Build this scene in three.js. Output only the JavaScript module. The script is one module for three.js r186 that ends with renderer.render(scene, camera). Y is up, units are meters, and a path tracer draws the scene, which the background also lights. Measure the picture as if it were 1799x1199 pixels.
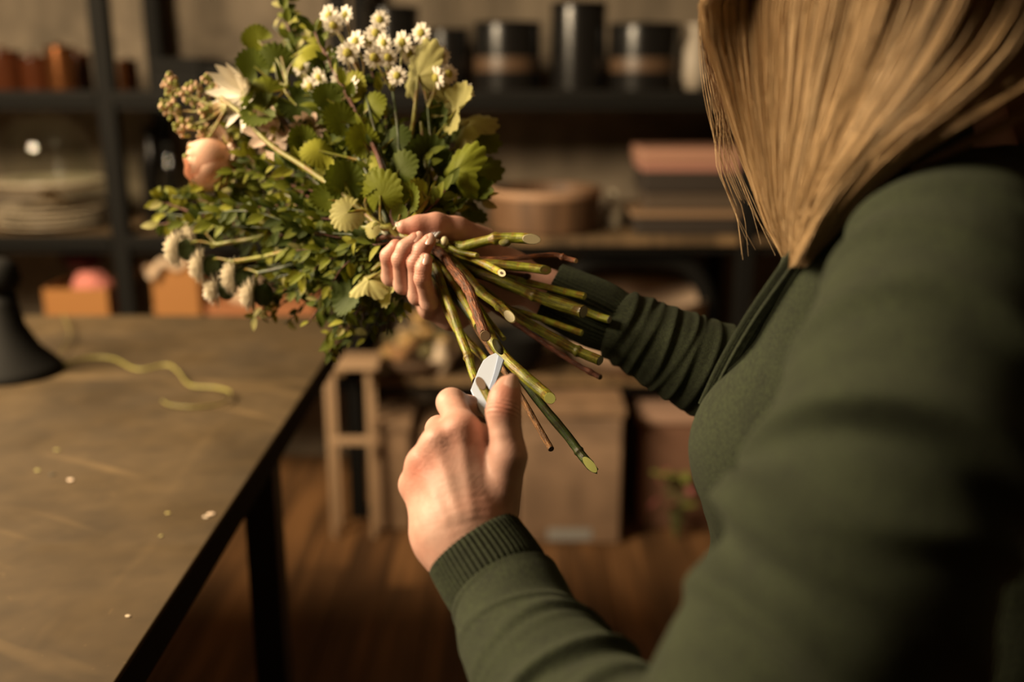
import * as THREE from 'three';
import { mergeGeometries } from 'three/addons/utils/BufferGeometryUtils.js';
import { RoundedBoxGeometry } from 'three/addons/geometries/RoundedBoxGeometry.js';
import { RectAreaLightUniformsLib } from 'three/addons/lights/RectAreaLightUniformsLib.js';

// ---------------------------------------------------------------- camera, light, exposure
RectAreaLightUniformsLib.init();
const F = 1749, CAM = new THREE.Vector3(0, 1.42, 0), PITCH = 15 * Math.PI / 180;
const scene = new THREE.Scene();
scene.background = new THREE.Color(0x000000);
const camera = new THREE.PerspectiveCamera(2 * Math.atan(599.5 / F) * 180 / Math.PI, 1799 / 1199, 0.05, 30);
camera.position.copy(CAM);
camera.rotation.x = -PITCH;
camera.focus = 0.80;
camera.userData.fStop = 2.3;
const renderer = new THREE.WebGLRenderer();
renderer.toneMapping = THREE.LinearToneMapping;
renderer.toneMappingExposure = 1.0;
renderer.shadowMap.enabled = true;
// two unseen warm panels: key over the worktable, one added to brighten the rack
const LAMPS = [{ at: [-1.80, 2.28, -0.54], w: 0.80, h: 0.62, aim: [-0.05, 1.05, -0.90], power: 62 }, { at: [-1.60, 1.98, -1.42], w: 0.60, h: 0.50, aim: [-0.1, 0.7, -3.2], power: 80 }];
for (const L of LAMPS) {
  L.light = new THREE.RectAreaLight(new THREE.Color().setRGB(1, 0.775, 0.50), L.power, L.w, L.h);
  L.light.position.set(...L.at); L.light.lookAt(...L.aim); scene.add(L.light);
}

// ---------------------------------------------------------------- helpers
let seed = 12345;
const rnd = () => { seed = (seed * 1664525 + 1013904223) >>> 0; return seed / 4294967296; };
const rr = (a, b) => a + (b - a) * rnd();
const V = (x, y, z) => new THREE.Vector3(x, y, z);
const FW = V(0, -Math.sin(PITCH), -Math.cos(PITCH)), UPV = V(0, Math.cos(PITCH), -Math.sin(PITCH));
const ray = (px, py) => V((px - 899.5) / F, 0, 0).addScaledVector(UPV, (599.5 - py) / F).add(FW);
const P = (px, py, d) => CAM.clone().addScaledVector(ray(px, py), d);          // pixel direction + distance of the thing
const onY = (px, py, y) => { const r = ray(px, py); return CAM.clone().addScaledVector(r, (y - CAM.y) / r.y); };
const xAt = (px, y, z) => (px - 899.5) / F * ((y - CAM.y) * FW.y + z * FW.z);
const used = {};
const numbered = (n) => { const k = used[n] = (used[n] ?? -1) + 1; return k ? `${n}_${String(k).padStart(3, '0')}` : n; };
const lin = (r, g, b) => new THREE.Color().setRGB(r, g, b);
const mat = (r, g, b, roughness = 0.8, more = {}) => new THREE.MeshPhysicalMaterial({ color: lin(r, g, b), roughness, ...more });
function thing(name, label, category, base = V(0, 0, 0), group) {
  const o = new THREE.Group(); o.name = numbered(name); o.position.copy(base); scene.add(o);
  o.userData = { label, category }; if (group) o.userData.group = group;
  return o;
}
const rootOf = (p) => { while (p.parent && p.parent !== scene) p = p.parent; return p; };
function part(parent, name, geom, m, label) {                                   // geom in world metres
  const r = rootOf(parent).position, g = geom.clone(); g.translate(-r.x, -r.y, -r.z);
  const o = new THREE.Mesh(g, m); o.name = name; o.castShadow = o.receiveShadow = true; parent.add(o);
  if (label) o.userData.label = label;
  return o;
}
function place(parent, name, geom, m, pos, quat, scale = 1) {                   // shared geometry
  const r = rootOf(parent).position, o = new THREE.Mesh(geom, m);
  o.name = name; o.castShadow = o.receiveShadow = true; o.position.copy(pos).sub(r);
  if (quat) o.quaternion.copy(quat); if (scale.isVector3) o.scale.copy(scale); else o.scale.setScalar(scale); parent.add(o); return o;
}
function struct(name, geom, m) {
  const o = new THREE.Mesh(geom, m); o.name = numbered(name); o.castShadow = o.receiveShadow = true; o.userData.kind = 'structure'; scene.add(o); return o;
}
const stuff = (o) => { o.userData.kind = 'stuff'; return o; };
const merge = (l) => mergeGeometries(l.map((g) => { const q = g.index ? g.toNonIndexed() : g; for (const k of Object.keys(q.attributes)) if (!['position', 'normal', 'uv'].includes(k)) q.deleteAttribute(k); return q; }));
function boxUV(g) {                                                             // uv in metres by the face's axis
  const p = g.attributes.position, n = g.attributes.normal, uv = g.attributes.uv;
  for (let i = 0; i < p.count; i++) {
    const ax = Math.abs(n.getX(i)), ay = Math.abs(n.getY(i)), az = Math.abs(n.getZ(i));
    if (ay >= ax && ay >= az) uv.setXY(i, p.getX(i), p.getZ(i)); else if (ax >= az) uv.setXY(i, p.getZ(i), p.getY(i)); else uv.setXY(i, p.getX(i), p.getY(i));
  }
  return g;
}
const box = (x0, x1, y0, y1, z0, z1, bevel = 0) => {
  const g = bevel ? new RoundedBoxGeometry(x1 - x0, y1 - y0, z1 - z0, 2, bevel) : new THREE.BoxGeometry(x1 - x0, y1 - y0, z1 - z0);
  g.translate((x0 + x1) / 2, (y0 + y1) / 2, (z0 + z1) / 2); return boxUV(g);
};
const lathe = (pts, at, seg = 40) => { const g = new THREE.LatheGeometry(pts.map(([r, y]) => new THREE.Vector2(r, y)), seg); g.translate(at.x, at.y, at.z); return g; };
// value noise
const hash3 = (x, y, z) => { let h = (x * 374761393 + y * 668265263 + z * 2147483647) | 0; h = Math.imul(h ^ (h >>> 13), 1274126177); return ((h ^ (h >>> 16)) >>> 0) / 4294967296; };
function noise(x, y, z = 0) {
  const ix = Math.floor(x), iy = Math.floor(y), iz = Math.floor(z); let u = x - ix, v = y - iy, w = z - iz;
  u = u * u * (3 - 2 * u); v = v * v * (3 - 2 * v); w = w * w * (3 - 2 * w);
  const L = (a, b, t) => a + (b - a) * t, h = (a, b, c) => hash3(ix + a, iy + b, iz + c);
  return L(L(L(h(0, 0, 0), h(1, 0, 0), u), L(h(0, 1, 0), h(1, 1, 0), u), v), L(L(h(0, 0, 1), h(1, 0, 1), u), L(h(0, 1, 1), h(1, 1, 1), u), v), w);
}
const fbm = (x, y, z = 0, o = 4) => { let s = 0, a = 0.5; for (let i = 0; i < o; i++) { s += a * noise(x, y, z); x *= 2.03; y *= 2.03; z *= 2.03; a *= 0.5; } return s; };
function texture(size, fn, { srgb = false, repeat = 1, h = size } = {}) {
  const d = new Uint8Array(size * h * 4);
  for (let j = 0; j < h; j++) for (let i = 0; i < size; i++) {
    const c = fn(i / size, j / h), k = (j * size + i) * 4, q = (v) => Math.max(0, Math.min(255, Math.round(v * 255)));
    if (Array.isArray(c)) { d[k] = q(c[0]); d[k + 1] = q(c[1]); d[k + 2] = q(c[2]); } else d[k] = d[k + 1] = d[k + 2] = q(c);
    d[k + 3] = 255;
  }
  const t = new THREE.DataTexture(d, size, h); t.wrapS = t.wrapT = THREE.RepeatWrapping; t.magFilter = THREE.LinearFilter; t.minFilter = THREE.LinearFilter;
  if (srgb) t.colorSpace = THREE.SRGBColorSpace; t.repeat.set(...(Array.isArray(repeat) ? repeat : [repeat, repeat])); t.needsUpdate = true; return t;
}
// a swept tube: stations {p, r, (ry)}; disp(s in metres, angle, t) adds to the radius; uv in metres
function sweep(st, { n = 40, radial = 24, disp, capA = true, capB = true, up = V(0, 1, 0) } = {}) {
  const cv = new THREE.CatmullRomCurve3(st.map((s) => s.p), false, 'centripetal'), m = st.length - 1;
  const pos = [], nor = [], uv = [], idx = []; let s = 0, prev, side = null;
  const rAt = (t, key) => { const x = t * m, i = Math.min(m - 1, Math.floor(x)), f = x - i, q = (k) => { const e = st[Math.max(0, Math.min(m, k))]; return e[key] ?? e.r; };
    const a = q(i - 1), b = q(i), c = q(i + 1), d = q(i + 2); return Math.max(1e-5, b + 0.5 * f * (c - a + f * (2 * a - 5 * b + 4 * c - d + f * (3 * (b - c) + d - a)))); };
  const rows = [];
  for (let j = 0; j <= n; j++) {
    const t = j / n, p = cv.getPoint(t), tan = cv.getTangent(t); if (prev) s += p.distanceTo(prev); prev = p;
    if (!side) side = up.clone().cross(tan).normalize(); else side.addScaledVector(tan, -side.dot(tan)).normalize();
    const nn = tan.clone().cross(side).normalize(), rx = rAt(t, 'r'), ry = rAt(t, 'ry');
    for (let i = 0; i <= radial; i++) {
      const a = i / radial * Math.PI * 2, e = disp ? disp(s, a, t) : 0;
      const o = side.clone().multiplyScalar(Math.cos(a) * (rx + e)).addScaledVector(nn, Math.sin(a) * (ry + e)).add(p);
      pos.push(o.x, o.y, o.z); uv.push(a * (rx + ry) / 2, s);
    }
    rows.push(p);
  }
  const w = radial + 1;
  for (let j = 0; j < n; j++) for (let i = 0; i < radial; i++) { const a = j * w + i, b = a + 1, c = a + w, d = c + 1; idx.push(a, b, c, b, d, c); }
  for (const [on, row, flip] of [[capA, 0, true], [capB, n, false]]) if (on) {
    const c = pos.length / 3, p = rows[row]; pos.push(p.x, p.y, p.z); uv.push(0, 0);
    const start = pos.length / 3; for (let i = 0; i <= radial; i++) { const k = (row * w + i) * 3; pos.push(pos[k], pos[k + 1], pos[k + 2]); uv.push(0, 0); }
    for (let i = 0; i < radial; i++) flip ? idx.push(c, start + i + 1, start + i) : idx.push(c, start + i, start + i + 1);
  }
  const g = new THREE.BufferGeometry(); g.setAttribute('position', new THREE.Float32BufferAttribute(pos, 3)); g.setAttribute('uv', new THREE.Float32BufferAttribute(uv, 2)); g.setIndex(idx); g.computeVertexNormals();
  const N = g.attributes.normal; // weld the seam's normals
  for (let j = 0; j <= n; j++) { const a = j * w, b = a + radial, q = V(N.getX(a) + N.getX(b), N.getY(a) + N.getY(b), N.getZ(a) + N.getZ(b)).normalize(); N.setXYZ(a, q.x, q.y, q.z); N.setXYZ(b, q.x, q.y, q.z); }
  return g;
}
const tube = (pts, r0, r1 = r0, radial = 7, n = Math.max(6, pts.length * 3)) => sweep(pts.map((p, i) => ({ p, r: r0 + (r1 - r0) * i / (pts.length - 1) })), { n, radial });
// distance fields and their surface
const smin = (a, b, k) => { const h = Math.max(k - Math.abs(a - b), 0) / k; return Math.min(a, b) - h * h * k * 0.25; };
function cap(a, b, ra, rb) {
  const bx = b.x - a.x, by = b.y - a.y, bz = b.z - a.z, l = 1 / (bx * bx + by * by + bz * bz + 1e-12);
  return (x, y, z) => { const px = x - a.x, py = y - a.y, pz = z - a.z; let t = (px * bx + py * by + pz * bz) * l; t = t < 0 ? 0 : t > 1 ? 1 : t; const dx = px - bx * t, dy = py - by * t, dz = pz - bz * t; return Math.sqrt(dx * dx + dy * dy + dz * dz) - (ra + (rb - ra) * t); };
}
function ball(c, rx, ry = rx, rz = rx, q) {
  const m = Math.min(rx, ry, rz), iq = q ? q.clone().invert() : null, v = V(0, 0, 0);
  return (x, y, z) => { v.set(x - c.x, y - c.y, z - c.z); if (iq) v.applyQuaternion(iq); const k0 = Math.hypot(v.x / rx, v.y / ry, v.z / rz), k1 = Math.hypot(v.x / rx / rx, v.y / ry / ry, v.z / rz / rz); return k1 > 1e-9 ? k0 * (k0 - 1) / k1 : -m; };
}
const chain = (pts, k = 0.004) => { const c = []; for (let i = 0; i + 1 < pts.length; i++) c.push(cap(pts[i][0], pts[i + 1][0], pts[i][1], pts[i + 1][1])); return (x, y, z) => { let d = c[0](x, y, z); for (let i = 1; i < c.length; i++) d = smin(d, c[i](x, y, z), k); return d; }; };
function surface(f, lo, hi, cell, color) {                                      // naive surface nets
  const nx = Math.ceil((hi.x - lo.x) / cell) + 1, ny = Math.ceil((hi.y - lo.y) / cell) + 1, nz = Math.ceil((hi.z - lo.z) / cell) + 1;
  const val = new Float32Array(nx * ny * nz), at = (i, j, k) => (k * ny + j) * nx + i;
  for (let k = 0; k < nz; k++) for (let j = 0; j < ny; j++) for (let i = 0; i < nx; i++) {
    val[at(i, j, k)] = f(lo.x + i * cell, lo.y + j * cell, lo.z + k * cell);
  }
  const vid = new Int32Array(nx * ny * nz).fill(-1), pos = [], nor = [], col = [], uv = [], idx = [], e = cell * 0.35;
  for (let k = 0; k < nz - 1; k++) for (let j = 0; j < ny - 1; j++) for (let i = 0; i < nx - 1; i++) {
    let mask = 0; const c = [];
    for (let q = 0; q < 8; q++) { const v = val[at(i + (q & 1), j + (q >> 1 & 1), k + (q >> 2))]; c.push(v); if (v < 0) mask |= 1 << q; }
    if (mask === 0 || mask === 255) continue;
    let sx = 0, sy = 0, sz = 0, n = 0;
    for (let q = 0; q < 8; q++) for (const b of [1, 2, 4]) if (!(q & b)) { const r = q | b; if ((c[q] < 0) !== (c[r] < 0)) { const t = c[q] / (c[q] - c[r]); sx += (q & 1) + (b === 1 ? t : 0); sy += (q >> 1 & 1) + (b === 2 ? t : 0); sz += (q >> 2) + (b === 4 ? t : 0); n++; } }
    let x = lo.x + (i + sx / n) * cell, y = lo.y + (j + sy / n) * cell, z = lo.z + (k + sz / n) * cell;
    let gx, gy, gz, l;
    for (let it = 0; it < 2; it++) {
      gx = (f(x + e, y, z) - f(x - e, y, z)) / (2 * e); gy = (f(x, y + e, z) - f(x, y - e, z)) / (2 * e); gz = (f(x, y, z + e) - f(x, y, z - e)) / (2 * e); l = gx * gx + gy * gy + gz * gz || 1;
      if (!it) { const d = Math.max(-cell * 0.5, Math.min(cell * 0.5, f(x, y, z) / l)); x -= gx * d; y -= gy * d; z -= gz * d; }
    }
    l = Math.sqrt(l); vid[at(i, j, k)] = pos.length / 3; pos.push(x, y, z); nor.push(gx / l, gy / l, gz / l); uv.push(x + z * 0.7, y + z * 0.3);
    if (color) { const q = color(x, y, z); col.push(q[0], q[1], q[2]); }
  }
  const quad = (a, b, c, d, flip) => { if (a < 0 || b < 0 || c < 0 || d < 0) return; flip ? idx.push(a, c, b, a, d, c) : idx.push(a, b, c, a, c, d); };
  for (let k = 1; k < nz - 1; k++) for (let j = 1; j < ny - 1; j++) for (let i = 1; i < nx - 1; i++) {
    const v = val[at(i, j, k)] < 0;
    if (v !== val[at(i + 1, j, k)] < 0) quad(vid[at(i, j - 1, k - 1)], vid[at(i, j, k - 1)], vid[at(i, j, k)], vid[at(i, j - 1, k)], !v);
    if (v !== val[at(i, j + 1, k)] < 0) quad(vid[at(i - 1, j, k - 1)], vid[at(i - 1, j, k)], vid[at(i, j, k)], vid[at(i, j, k - 1)], !v);
    if (v !== val[at(i, j, k + 1)] < 0) quad(vid[at(i - 1, j - 1, k)], vid[at(i, j - 1, k)], vid[at(i, j, k)], vid[at(i - 1, j, k)], !v);
  }
  const g = new THREE.BufferGeometry(); g.setAttribute('position', new THREE.Float32BufferAttribute(pos, 3)); g.setAttribute('normal', new THREE.Float32BufferAttribute(nor, 3)); g.setAttribute('uv', new THREE.Float32BufferAttribute(uv, 2));
  if (color) g.setAttribute('color', new THREE.Float32BufferAttribute(col, 3)); g.setIndex(idx); return g;
}
const bounds = (pts, pad) => { const b = new THREE.Box3().setFromPoints(pts); return [b.min.subScalar(pad), b.max.addScalar(pad)]; };
// ---------------------------------------------------------------- the room
const blotch = texture(256, (u, v) => { const a = u * 2 * Math.PI, b = v * 2 * Math.PI; return 0.72 + 0.5 * (fbm(3 + Math.cos(a) * 1.6, 5 + Math.sin(a) * 1.6, Math.cos(b) * 1.6 + Math.sin(b) * 2.4, 5) - 0.5); }, { srgb: true });
const M = {};
M.wall = mat(0.36, 0.285, 0.20, 0.9, { map: blotch });
M.black = mat(0.008, 0.0075, 0.0065, 0.75, { specularIntensity: 0.25 });
M.blackGloss = mat(0.008, 0.0075, 0.007, 0.22);
const RX0 = -2.7, RX1 = 4.0, RZ0 = -3.6, RZ1 = 3.8, RH = 3.2, T = 0.12;
struct('wall_back', box(RX0 - T, RX1 + T, 0, RH, RZ0 - T, RZ0), M.wall);
struct('wall_right', box(RX1, RX1 + T, 0, RH, RZ0, RZ1), M.wall);
struct('wall_front', box(RX0 - T, RX1 + T, 0, RH, RZ1, RZ1 + T), M.wall);
struct('ceiling', box(RX0 - T, RX1 + T, RH, RH + T, RZ0 - T, RZ1 + T), M.wall);
struct('wall_left', box(RX0 - T, RX0, 0, RH, RZ0, RZ1), M.wall);
LAMPS.forEach((L, k) => { // the light panels, out of the frame; the rack one is added fill
  const q = L.light.quaternion, c = L.light.position, t = thing('unseen_light_panel', k ? 'smaller unseen light panel added to brighten the shelf rack' : 'rectangular warm light panel hanging from the ceiling above the worktable', 'lamp', c.clone());
  const put = (g) => { g.rotateY(Math.PI); g.applyQuaternion(q); g.translate(c.x, c.y, c.z); return g; };
  part(t, 'housing', put(new THREE.BoxGeometry(L.w + 0.04, L.h + 0.04, 0.04).translate(0, 0, -0.030)), M.black);
  part(t, 'diffuser', put(new THREE.BoxGeometry(L.w, L.h, 0.006).translate(0, 0, -0.0065)), new THREE.MeshStandardMaterial({ color: lin(0.5, 0.5, 0.5), emissive: lin(1, 0.775, 0.50), emissiveIntensity: 2.5, roughness: 0.6 }), 'glowing diffuser');
  for (const s of [-1, 1]) { const e = V(s * L.w * 0.45, 0, 0.04).applyQuaternion(q).add(c); part(t, 'cable', tube([e, V(e.x, RH, e.z)], 0.003, 0.003, 6), M.black); }
});
// floor: planks laid away from the camera, joints open
const woodGrain = texture(512, (u, v) => { const a = v * 2 * Math.PI, g = fbm(u * 26, 2 + Math.cos(a) * 0.8, Math.sin(a) * 0.8, 5), k = fbm(u * 4, Math.cos(a) * 0.5, 7 + Math.sin(a) * 0.5, 3); const t = 0.62 + 0.55 * (g - 0.5) + 0.5 * (k - 0.5); return [t, t * 0.96, t * 0.9]; }, { srgb: true, repeat: [1.6, 0.5] });
{
  const fl = struct('floor', box(RX0 - T, RX1 + T, -0.08, -0.012, RZ0 - T, RZ1 + T), M.black);
  const tones = [[0.56, 0.30, 0.13], [0.50, 0.26, 0.105], [0.62, 0.34, 0.155], [0.43, 0.22, 0.09]].map(([r, g, b]) => mat(r, g, b, 0.62, { map: woodGrain }));
  const W = 0.13, L = 1.9;
  for (let i = 0; RX0 + i * W < RX1 - 0.01; i++) {
    let z = RZ0 - ((i * 0.47) % 1) * L;
    for (let k = 0; z < RZ1; z += L, k++) {
      const z0 = Math.max(z, RZ0) + 0.0015, z1 = Math.min(z + L, RZ1) - 0.0015, x0 = RX0 + i * W + 0.0015, x1 = Math.min(RX0 + (i + 1) * W, RX1) - 0.0015; if (z1 - z0 < 0.02) continue;
      const g = box(x0, x1, -0.012, 0, z0, z1), uv = g.attributes.uv, off = rnd() * 3; for (let q = 0; q < uv.count; q++) uv.setXY(q, uv.getX(q) + off, uv.getY(q) + off);
      const m = new THREE.Mesh(g, tones[Math.floor(rnd() * 4)]); m.name = 'plank'; m.castShadow = m.receiveShadow = true; fl.add(m);
    }
  }
}
// ---------------------------------------------------------------- the shelf rack along the back wall
const ZF = -3.05, ZB = -3.5, SH = [0.49, 0.94, 1.37, 1.88];
const board = mat(0.52, 0.36, 0.20, 0.6, { map: woodGrain });
{
  const rack = thing('shelf_rack', 'tall black metal shelf rack with wooden boards along the back wall', 'shelf', V(0, 0, ZF));
  const xs = [-2.25, xAt(196, 1.25, ZF), xAt(604, 1.2, ZF), xAt(1306, 0.8, ZF), 2.1];
  for (const x of xs) for (const z of [ZF, ZB]) part(rack, 'post', box(x - 0.026, x + 0.026, 0, 2.2, z - 0.025, z + 0.025, 0.004), M.black);
  for (let i = 0; i < 4; i++) for (const y of SH) {
    const lip = i < 2 || y > 1.2, zf = ZF + (lip ? 0.024 : 0.03);  // left boards have a black metal edge; on top boards it is added
    part(rack, 'shelf_board', box(xs[i] + 0.027, xs[i + 1] - 0.027, y - 0.026, y, ZB - 0.02, zf, 0.003), board);
    if (lip) part(rack, 'edge_strip', box(xs[i] + 0.027, xs[i + 1] - 0.027, y - 0.03, y + 0.006, zf + 0.001, zf + 0.005), M.black, 'black strip along the board edge, added on the top boards');
    part(rack, 'shelf_rail', box(xs[i] + 0.027, xs[i + 1] - 0.027, y - 0.052, y - 0.027, ZF - 0.012, ZF + 0.012), M.black);
  }
}
// ---- top shelf: black glazed pots and copper candle jars
const JY = SH[2];
function pot(name, label, px, w, h, z, m, prof, group, band) {
  const c = V(xAt(px, JY + h / 2, z), JY, z), t = thing(name, label, 'pot', c, group);
  part(t, 'body', lathe(prof.map(([r, y]) => [r * w / 2, y * h]), c, 48), m);
  if (band) part(t, 'lid', lathe([[0, h * 0.93], [w * 0.5, h * 0.93], [w * 0.515, h * 0.95], [w * 0.5, h], [0, h * 1.0]], c, 48), m);
  return t;
}
const cyl = [[0, 0], [0.92, 0], [1, 0.03], [1, 0.97], [0.96, 1], [0.92, 0.97], [0.92, 0.05], [0, 0.05]];
const jarGlint = mat(0.085, 0.05, 0.028, 0.4);  // brown band colour stands in for blurred highlights on the jars
for (const [px, w, h, label, lid] of [
  [690, 0.165, 0.25, 'tall black glazed jar on the top shelf beside the middle post', 0], [787, 0.125, 0.185, 'narrow black jar on the top shelf beside the wide banded jar', 0],
  [892, 0.205, 0.205, 'wide black jar with a painted highlight band on the top shelf, between narrow and tall jars', 1], [1016, 0.17, 0.262, 'tallest black jar on the top shelf between two banded jars', 0],
  [1132, 0.22, 0.20, 'wide black jar with a painted highlight band on the top shelf near the blonde hair', 1]]) {
  const t = pot('black_jar', label, px, w, h, -3.22, M.blackGloss, cyl, 'black jars on the top shelf', 1);
  if (lid) part(t, 'band', lathe([[w / 2 + 0.001, h * 0.28], [w / 2 + 0.002, h * 0.3], [w / 2 + 0.002, h * 0.48], [w / 2 + 0.001, h * 0.5]], t.position, 48), jarGlint, 'brown band standing in for a blurred highlight');
}
{
  const c = V(xAt(1222, JY + 0.1, -3.2), JY, -3.2), t = thing('pale_vase', 'small pale vase on the top shelf just left of the blonde hair', 'vase', c);
  part(t, 'body', lathe([[0, 0], [0.03, 0], [0.05, 0.05], [0.045, 0.12], [0.022, 0.17], [0.03, 0.2], [0.024, 0.2], [0.018, 0.17], [0, 0.16]], c), mat(0.35, 0.3, 0.24, 0.5));
}
const copper = mat(0.26, 0.10, 0.035, 0.2, { metalness: 0.85 }), amber = mat(0.055, 0.016, 0.006, 0.12);
for (const [px, w, h, z, m, lab] of [[8, 0.10, 0.11, -3.15, amber, 'amber glass candle jar at the end of the top shelf'], [62, 0.09, 0.095, -3.18, amber, 'small amber candle jar beside the copper canister'], [108, 0.085, 0.12, -3.13, copper, 'copper canister on the top shelf beside the front post'], [142, 0.07, 0.105, -3.3, amber, 'slim amber jar behind the copper canister'], [226, 0.06, 0.085, -3.2, copper, 'small copper tin on the top shelf between the posts']]) {
  const t = pot('candle_jar', lab, px, w, h, z, m, cyl, 'copper and amber jars on the top shelf');
  part(t, 'lid', lathe([[0, h * 1.0], [w * 0.5, h * 1.0], [w * 0.52, h * 1.03], [w * 0.5, h * 1.1], [w * 0.1, h * 1.11], [w * 0.1, h * 1.2], [0, h * 1.21]], t.position), m);
}
for (const [px0, px1, h, lab] of [[285, 372, 0.098, 'flat black box on the top shelf behind the bouquet'], [376, 470, 0.082, 'lower black box on the top shelf beside the flat one'], [480, 560, 0.10, 'black box on the top shelf behind the tall green sprig']]) {
  const x0 = xAt(px0, JY, -3.2), x1 = xAt(px1, JY, -3.2), t = thing('black_box', lab, 'box', V((x0 + x1) / 2, JY, -3.2));
  part(t, 'body', box(x0, x1, JY, JY + h * 0.7, -3.34, -3.1, 0.004), M.black); part(t, 'lid', box(x0 - 0.003, x1 + 0.003, JY + h * 0.7, JY + h, -3.343, -3.097, 0.004), M.black);
}
// ---- middle shelf
const MY = SH[1];
{ // round wooden bowl
  const c = V(xAt(957, MY, -3.18), MY, -3.18), t = thing('round_wooden_bowl', 'wide round brown wooden bowl on the middle shelf', 'bowl', c);
  part(t, 'body', lathe([[0, 0], [0.165, 0], [0.174, 0.01], [0.178, 0.13], [0.172, 0.136], [0.163, 0.13], [0.158, 0.02], [0, 0.018]], c, 64), mat(0.40, 0.235, 0.135, 0.6, { map: woodGrain }));
  part(t, 'rim', lathe([[0.1785, 0.112], [0.1815, 0.115], [0.1815, 0.13], [0.1785, 0.133]], c, 64), mat(0.46, 0.28, 0.17, 0.6));
}
{
  const c = V(xAt(1076, MY, -3.2), MY, -3.2), t = thing('cream_bottle', 'small cream bottle between the round bowl and the dark trays', 'bottle', c);
  part(t, 'body', lathe([[0, 0], [0.025, 0], [0.03, 0.01], [0.03, 0.07], [0.013, 0.095], [0.013, 0.12], [0, 0.12]], c), mat(0.45, 0.40, 0.30, 0.5));
}
{ // stack of dark trays with a pinkish box on top
  const bx = (px, y) => xAt(px, y, -3.2), dark = mat(0.035, 0.026, 0.02, 0.6), rim = mat(0.30, 0.19, 0.11, 0.5);
  const t = thing('dark_tray', 'dark shallow tray with a light brown rim at the bottom of the stack', 'tray', V(bx(1205, MY), MY, -3.2));
  part(t, 'body', box(bx(1108, MY), bx(1310, MY), MY, MY + 0.055, -3.36, -3.06, 0.006), dark); part(t, 'rim', box(bx(1100, MY), bx(1318, MY), MY + 0.055, MY + 0.072, -3.37, -3.05, 0.005), rim);
  const t2 = thing('dark_box', 'dark brown box stacked on the shallow tray', 'box', V(bx(1205, MY), MY + 0.072, -3.2));
  part(t2, 'body', box(bx(1125, MY), bx(1290, MY), MY + 0.072, MY + 0.125, -3.33, -3.1, 0.005), mat(0.085, 0.06, 0.04, 0.6)); part(t2, 'lid', box(bx(1120, MY), bx(1295, MY), MY + 0.125, MY + 0.19, -3.335, -3.09, 0.005), dark);
  const t3 = thing('pink_box', 'dusty pink flat box on top of the dark box stack', 'box', V(bx(1205, MY), MY + 0.19, -3.2));
  part(t3, 'body', box(bx(1118, MY), bx(1290, MY), MY + 0.19, MY + 0.215, -3.34, -3.09, 0.005), mat(0.40, 0.19, 0.145, 0.6)); part(t3, 'lid', box(bx(1114, MY), bx(1294, MY), MY + 0.215, MY + 0.262, -3.345, -3.085, 0.006), mat(0.42, 0.22, 0.15, 0.6));
}
{ // left: cake stand, plates, glass dome
  const cream = mat(0.52, 0.44, 0.32, 0.4), glass = new THREE.MeshPhysicalMaterial({ color: lin(0.9, 0.92, 0.88), roughness: 0.03, transmission: 1, thickness: 0, ior: 1.5 });
  let c = V(xAt(95, MY, -3.22), MY, -3.22), t = thing('stacked_plates', 'stack of cream plates under the glass cake dome', 'plates', c);
  for (let i = 0; i < 4; i++) part(t, 'plate', lathe([[0, i * 0.016], [0.09, i * 0.016], [0.16, i * 0.016 + 0.018], [0.164, i * 0.016 + 0.021], [0.158, i * 0.016 + 0.022], [0.088, i * 0.016 + 0.006], [0, i * 0.016 + 0.005]], c, 56), cream);
  const c2 = V(c.x, MY + 0.078, c.z), t2 = thing('cake_stand', 'cream footed cake stand standing on the stacked plates', 'cake stand', c2);
  part(t2, 'foot', lathe([[0, 0], [0.06, 0], [0.055, 0.01], [0.02, 0.03], [0.018, 0.05], [0, 0.05]], c2), cream);
  part(t2, 'plate', lathe([[0, 0.05], [0.15, 0.055], [0.175, 0.07], [0.178, 0.078], [0.172, 0.076], [0.148, 0.064], [0, 0.062]], c2, 56), cream);
  const c3 = V(c.x, MY + 0.145, c.z), t3 = thing('glass_dome', 'clear glass cake dome with a knob on the cream stand', 'glass dome', c3);
  part(t3, 'dome', lathe([[0.135, 0], [0.138, 0.1], [0.12, 0.16], [0.07, 0.2], [0.015, 0.21], [0, 0.21]], c3, 56), glass);
  part(t3, 'knob', lathe([[0, 0.205], [0.008, 0.21], [0.008, 0.222], [0.018, 0.235], [0.016, 0.25], [0, 0.256]], c3), glass);
  for (const [px, z, h, r, m, lab] of [[272, -3.3, 0.32, 0.036, M.blackGloss, 'tall black bottle on the middle shelf behind the flower bud'], [303, -3.2, 0.27, 0.034, glass, 'clear glass bottle beside the tall black bottle']]) {
    const b = V(xAt(px, MY + 0.1, z), MY, z), tb = thing('glass_bottle', lab, 'bottle', b);
    part(tb, 'body', lathe([[0, 0], [r, 0], [r, h * 0.62], [r * 0.4, h * 0.78], [r * 0.38, h * 0.92], [0, h * 0.92]], b, 32), m); part(tb, 'cap', lathe([[0, h * 0.92], [r * 0.5, h * 0.92], [r * 0.5, h], [0, h]], b, 24), M.black);
  }
}
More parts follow.
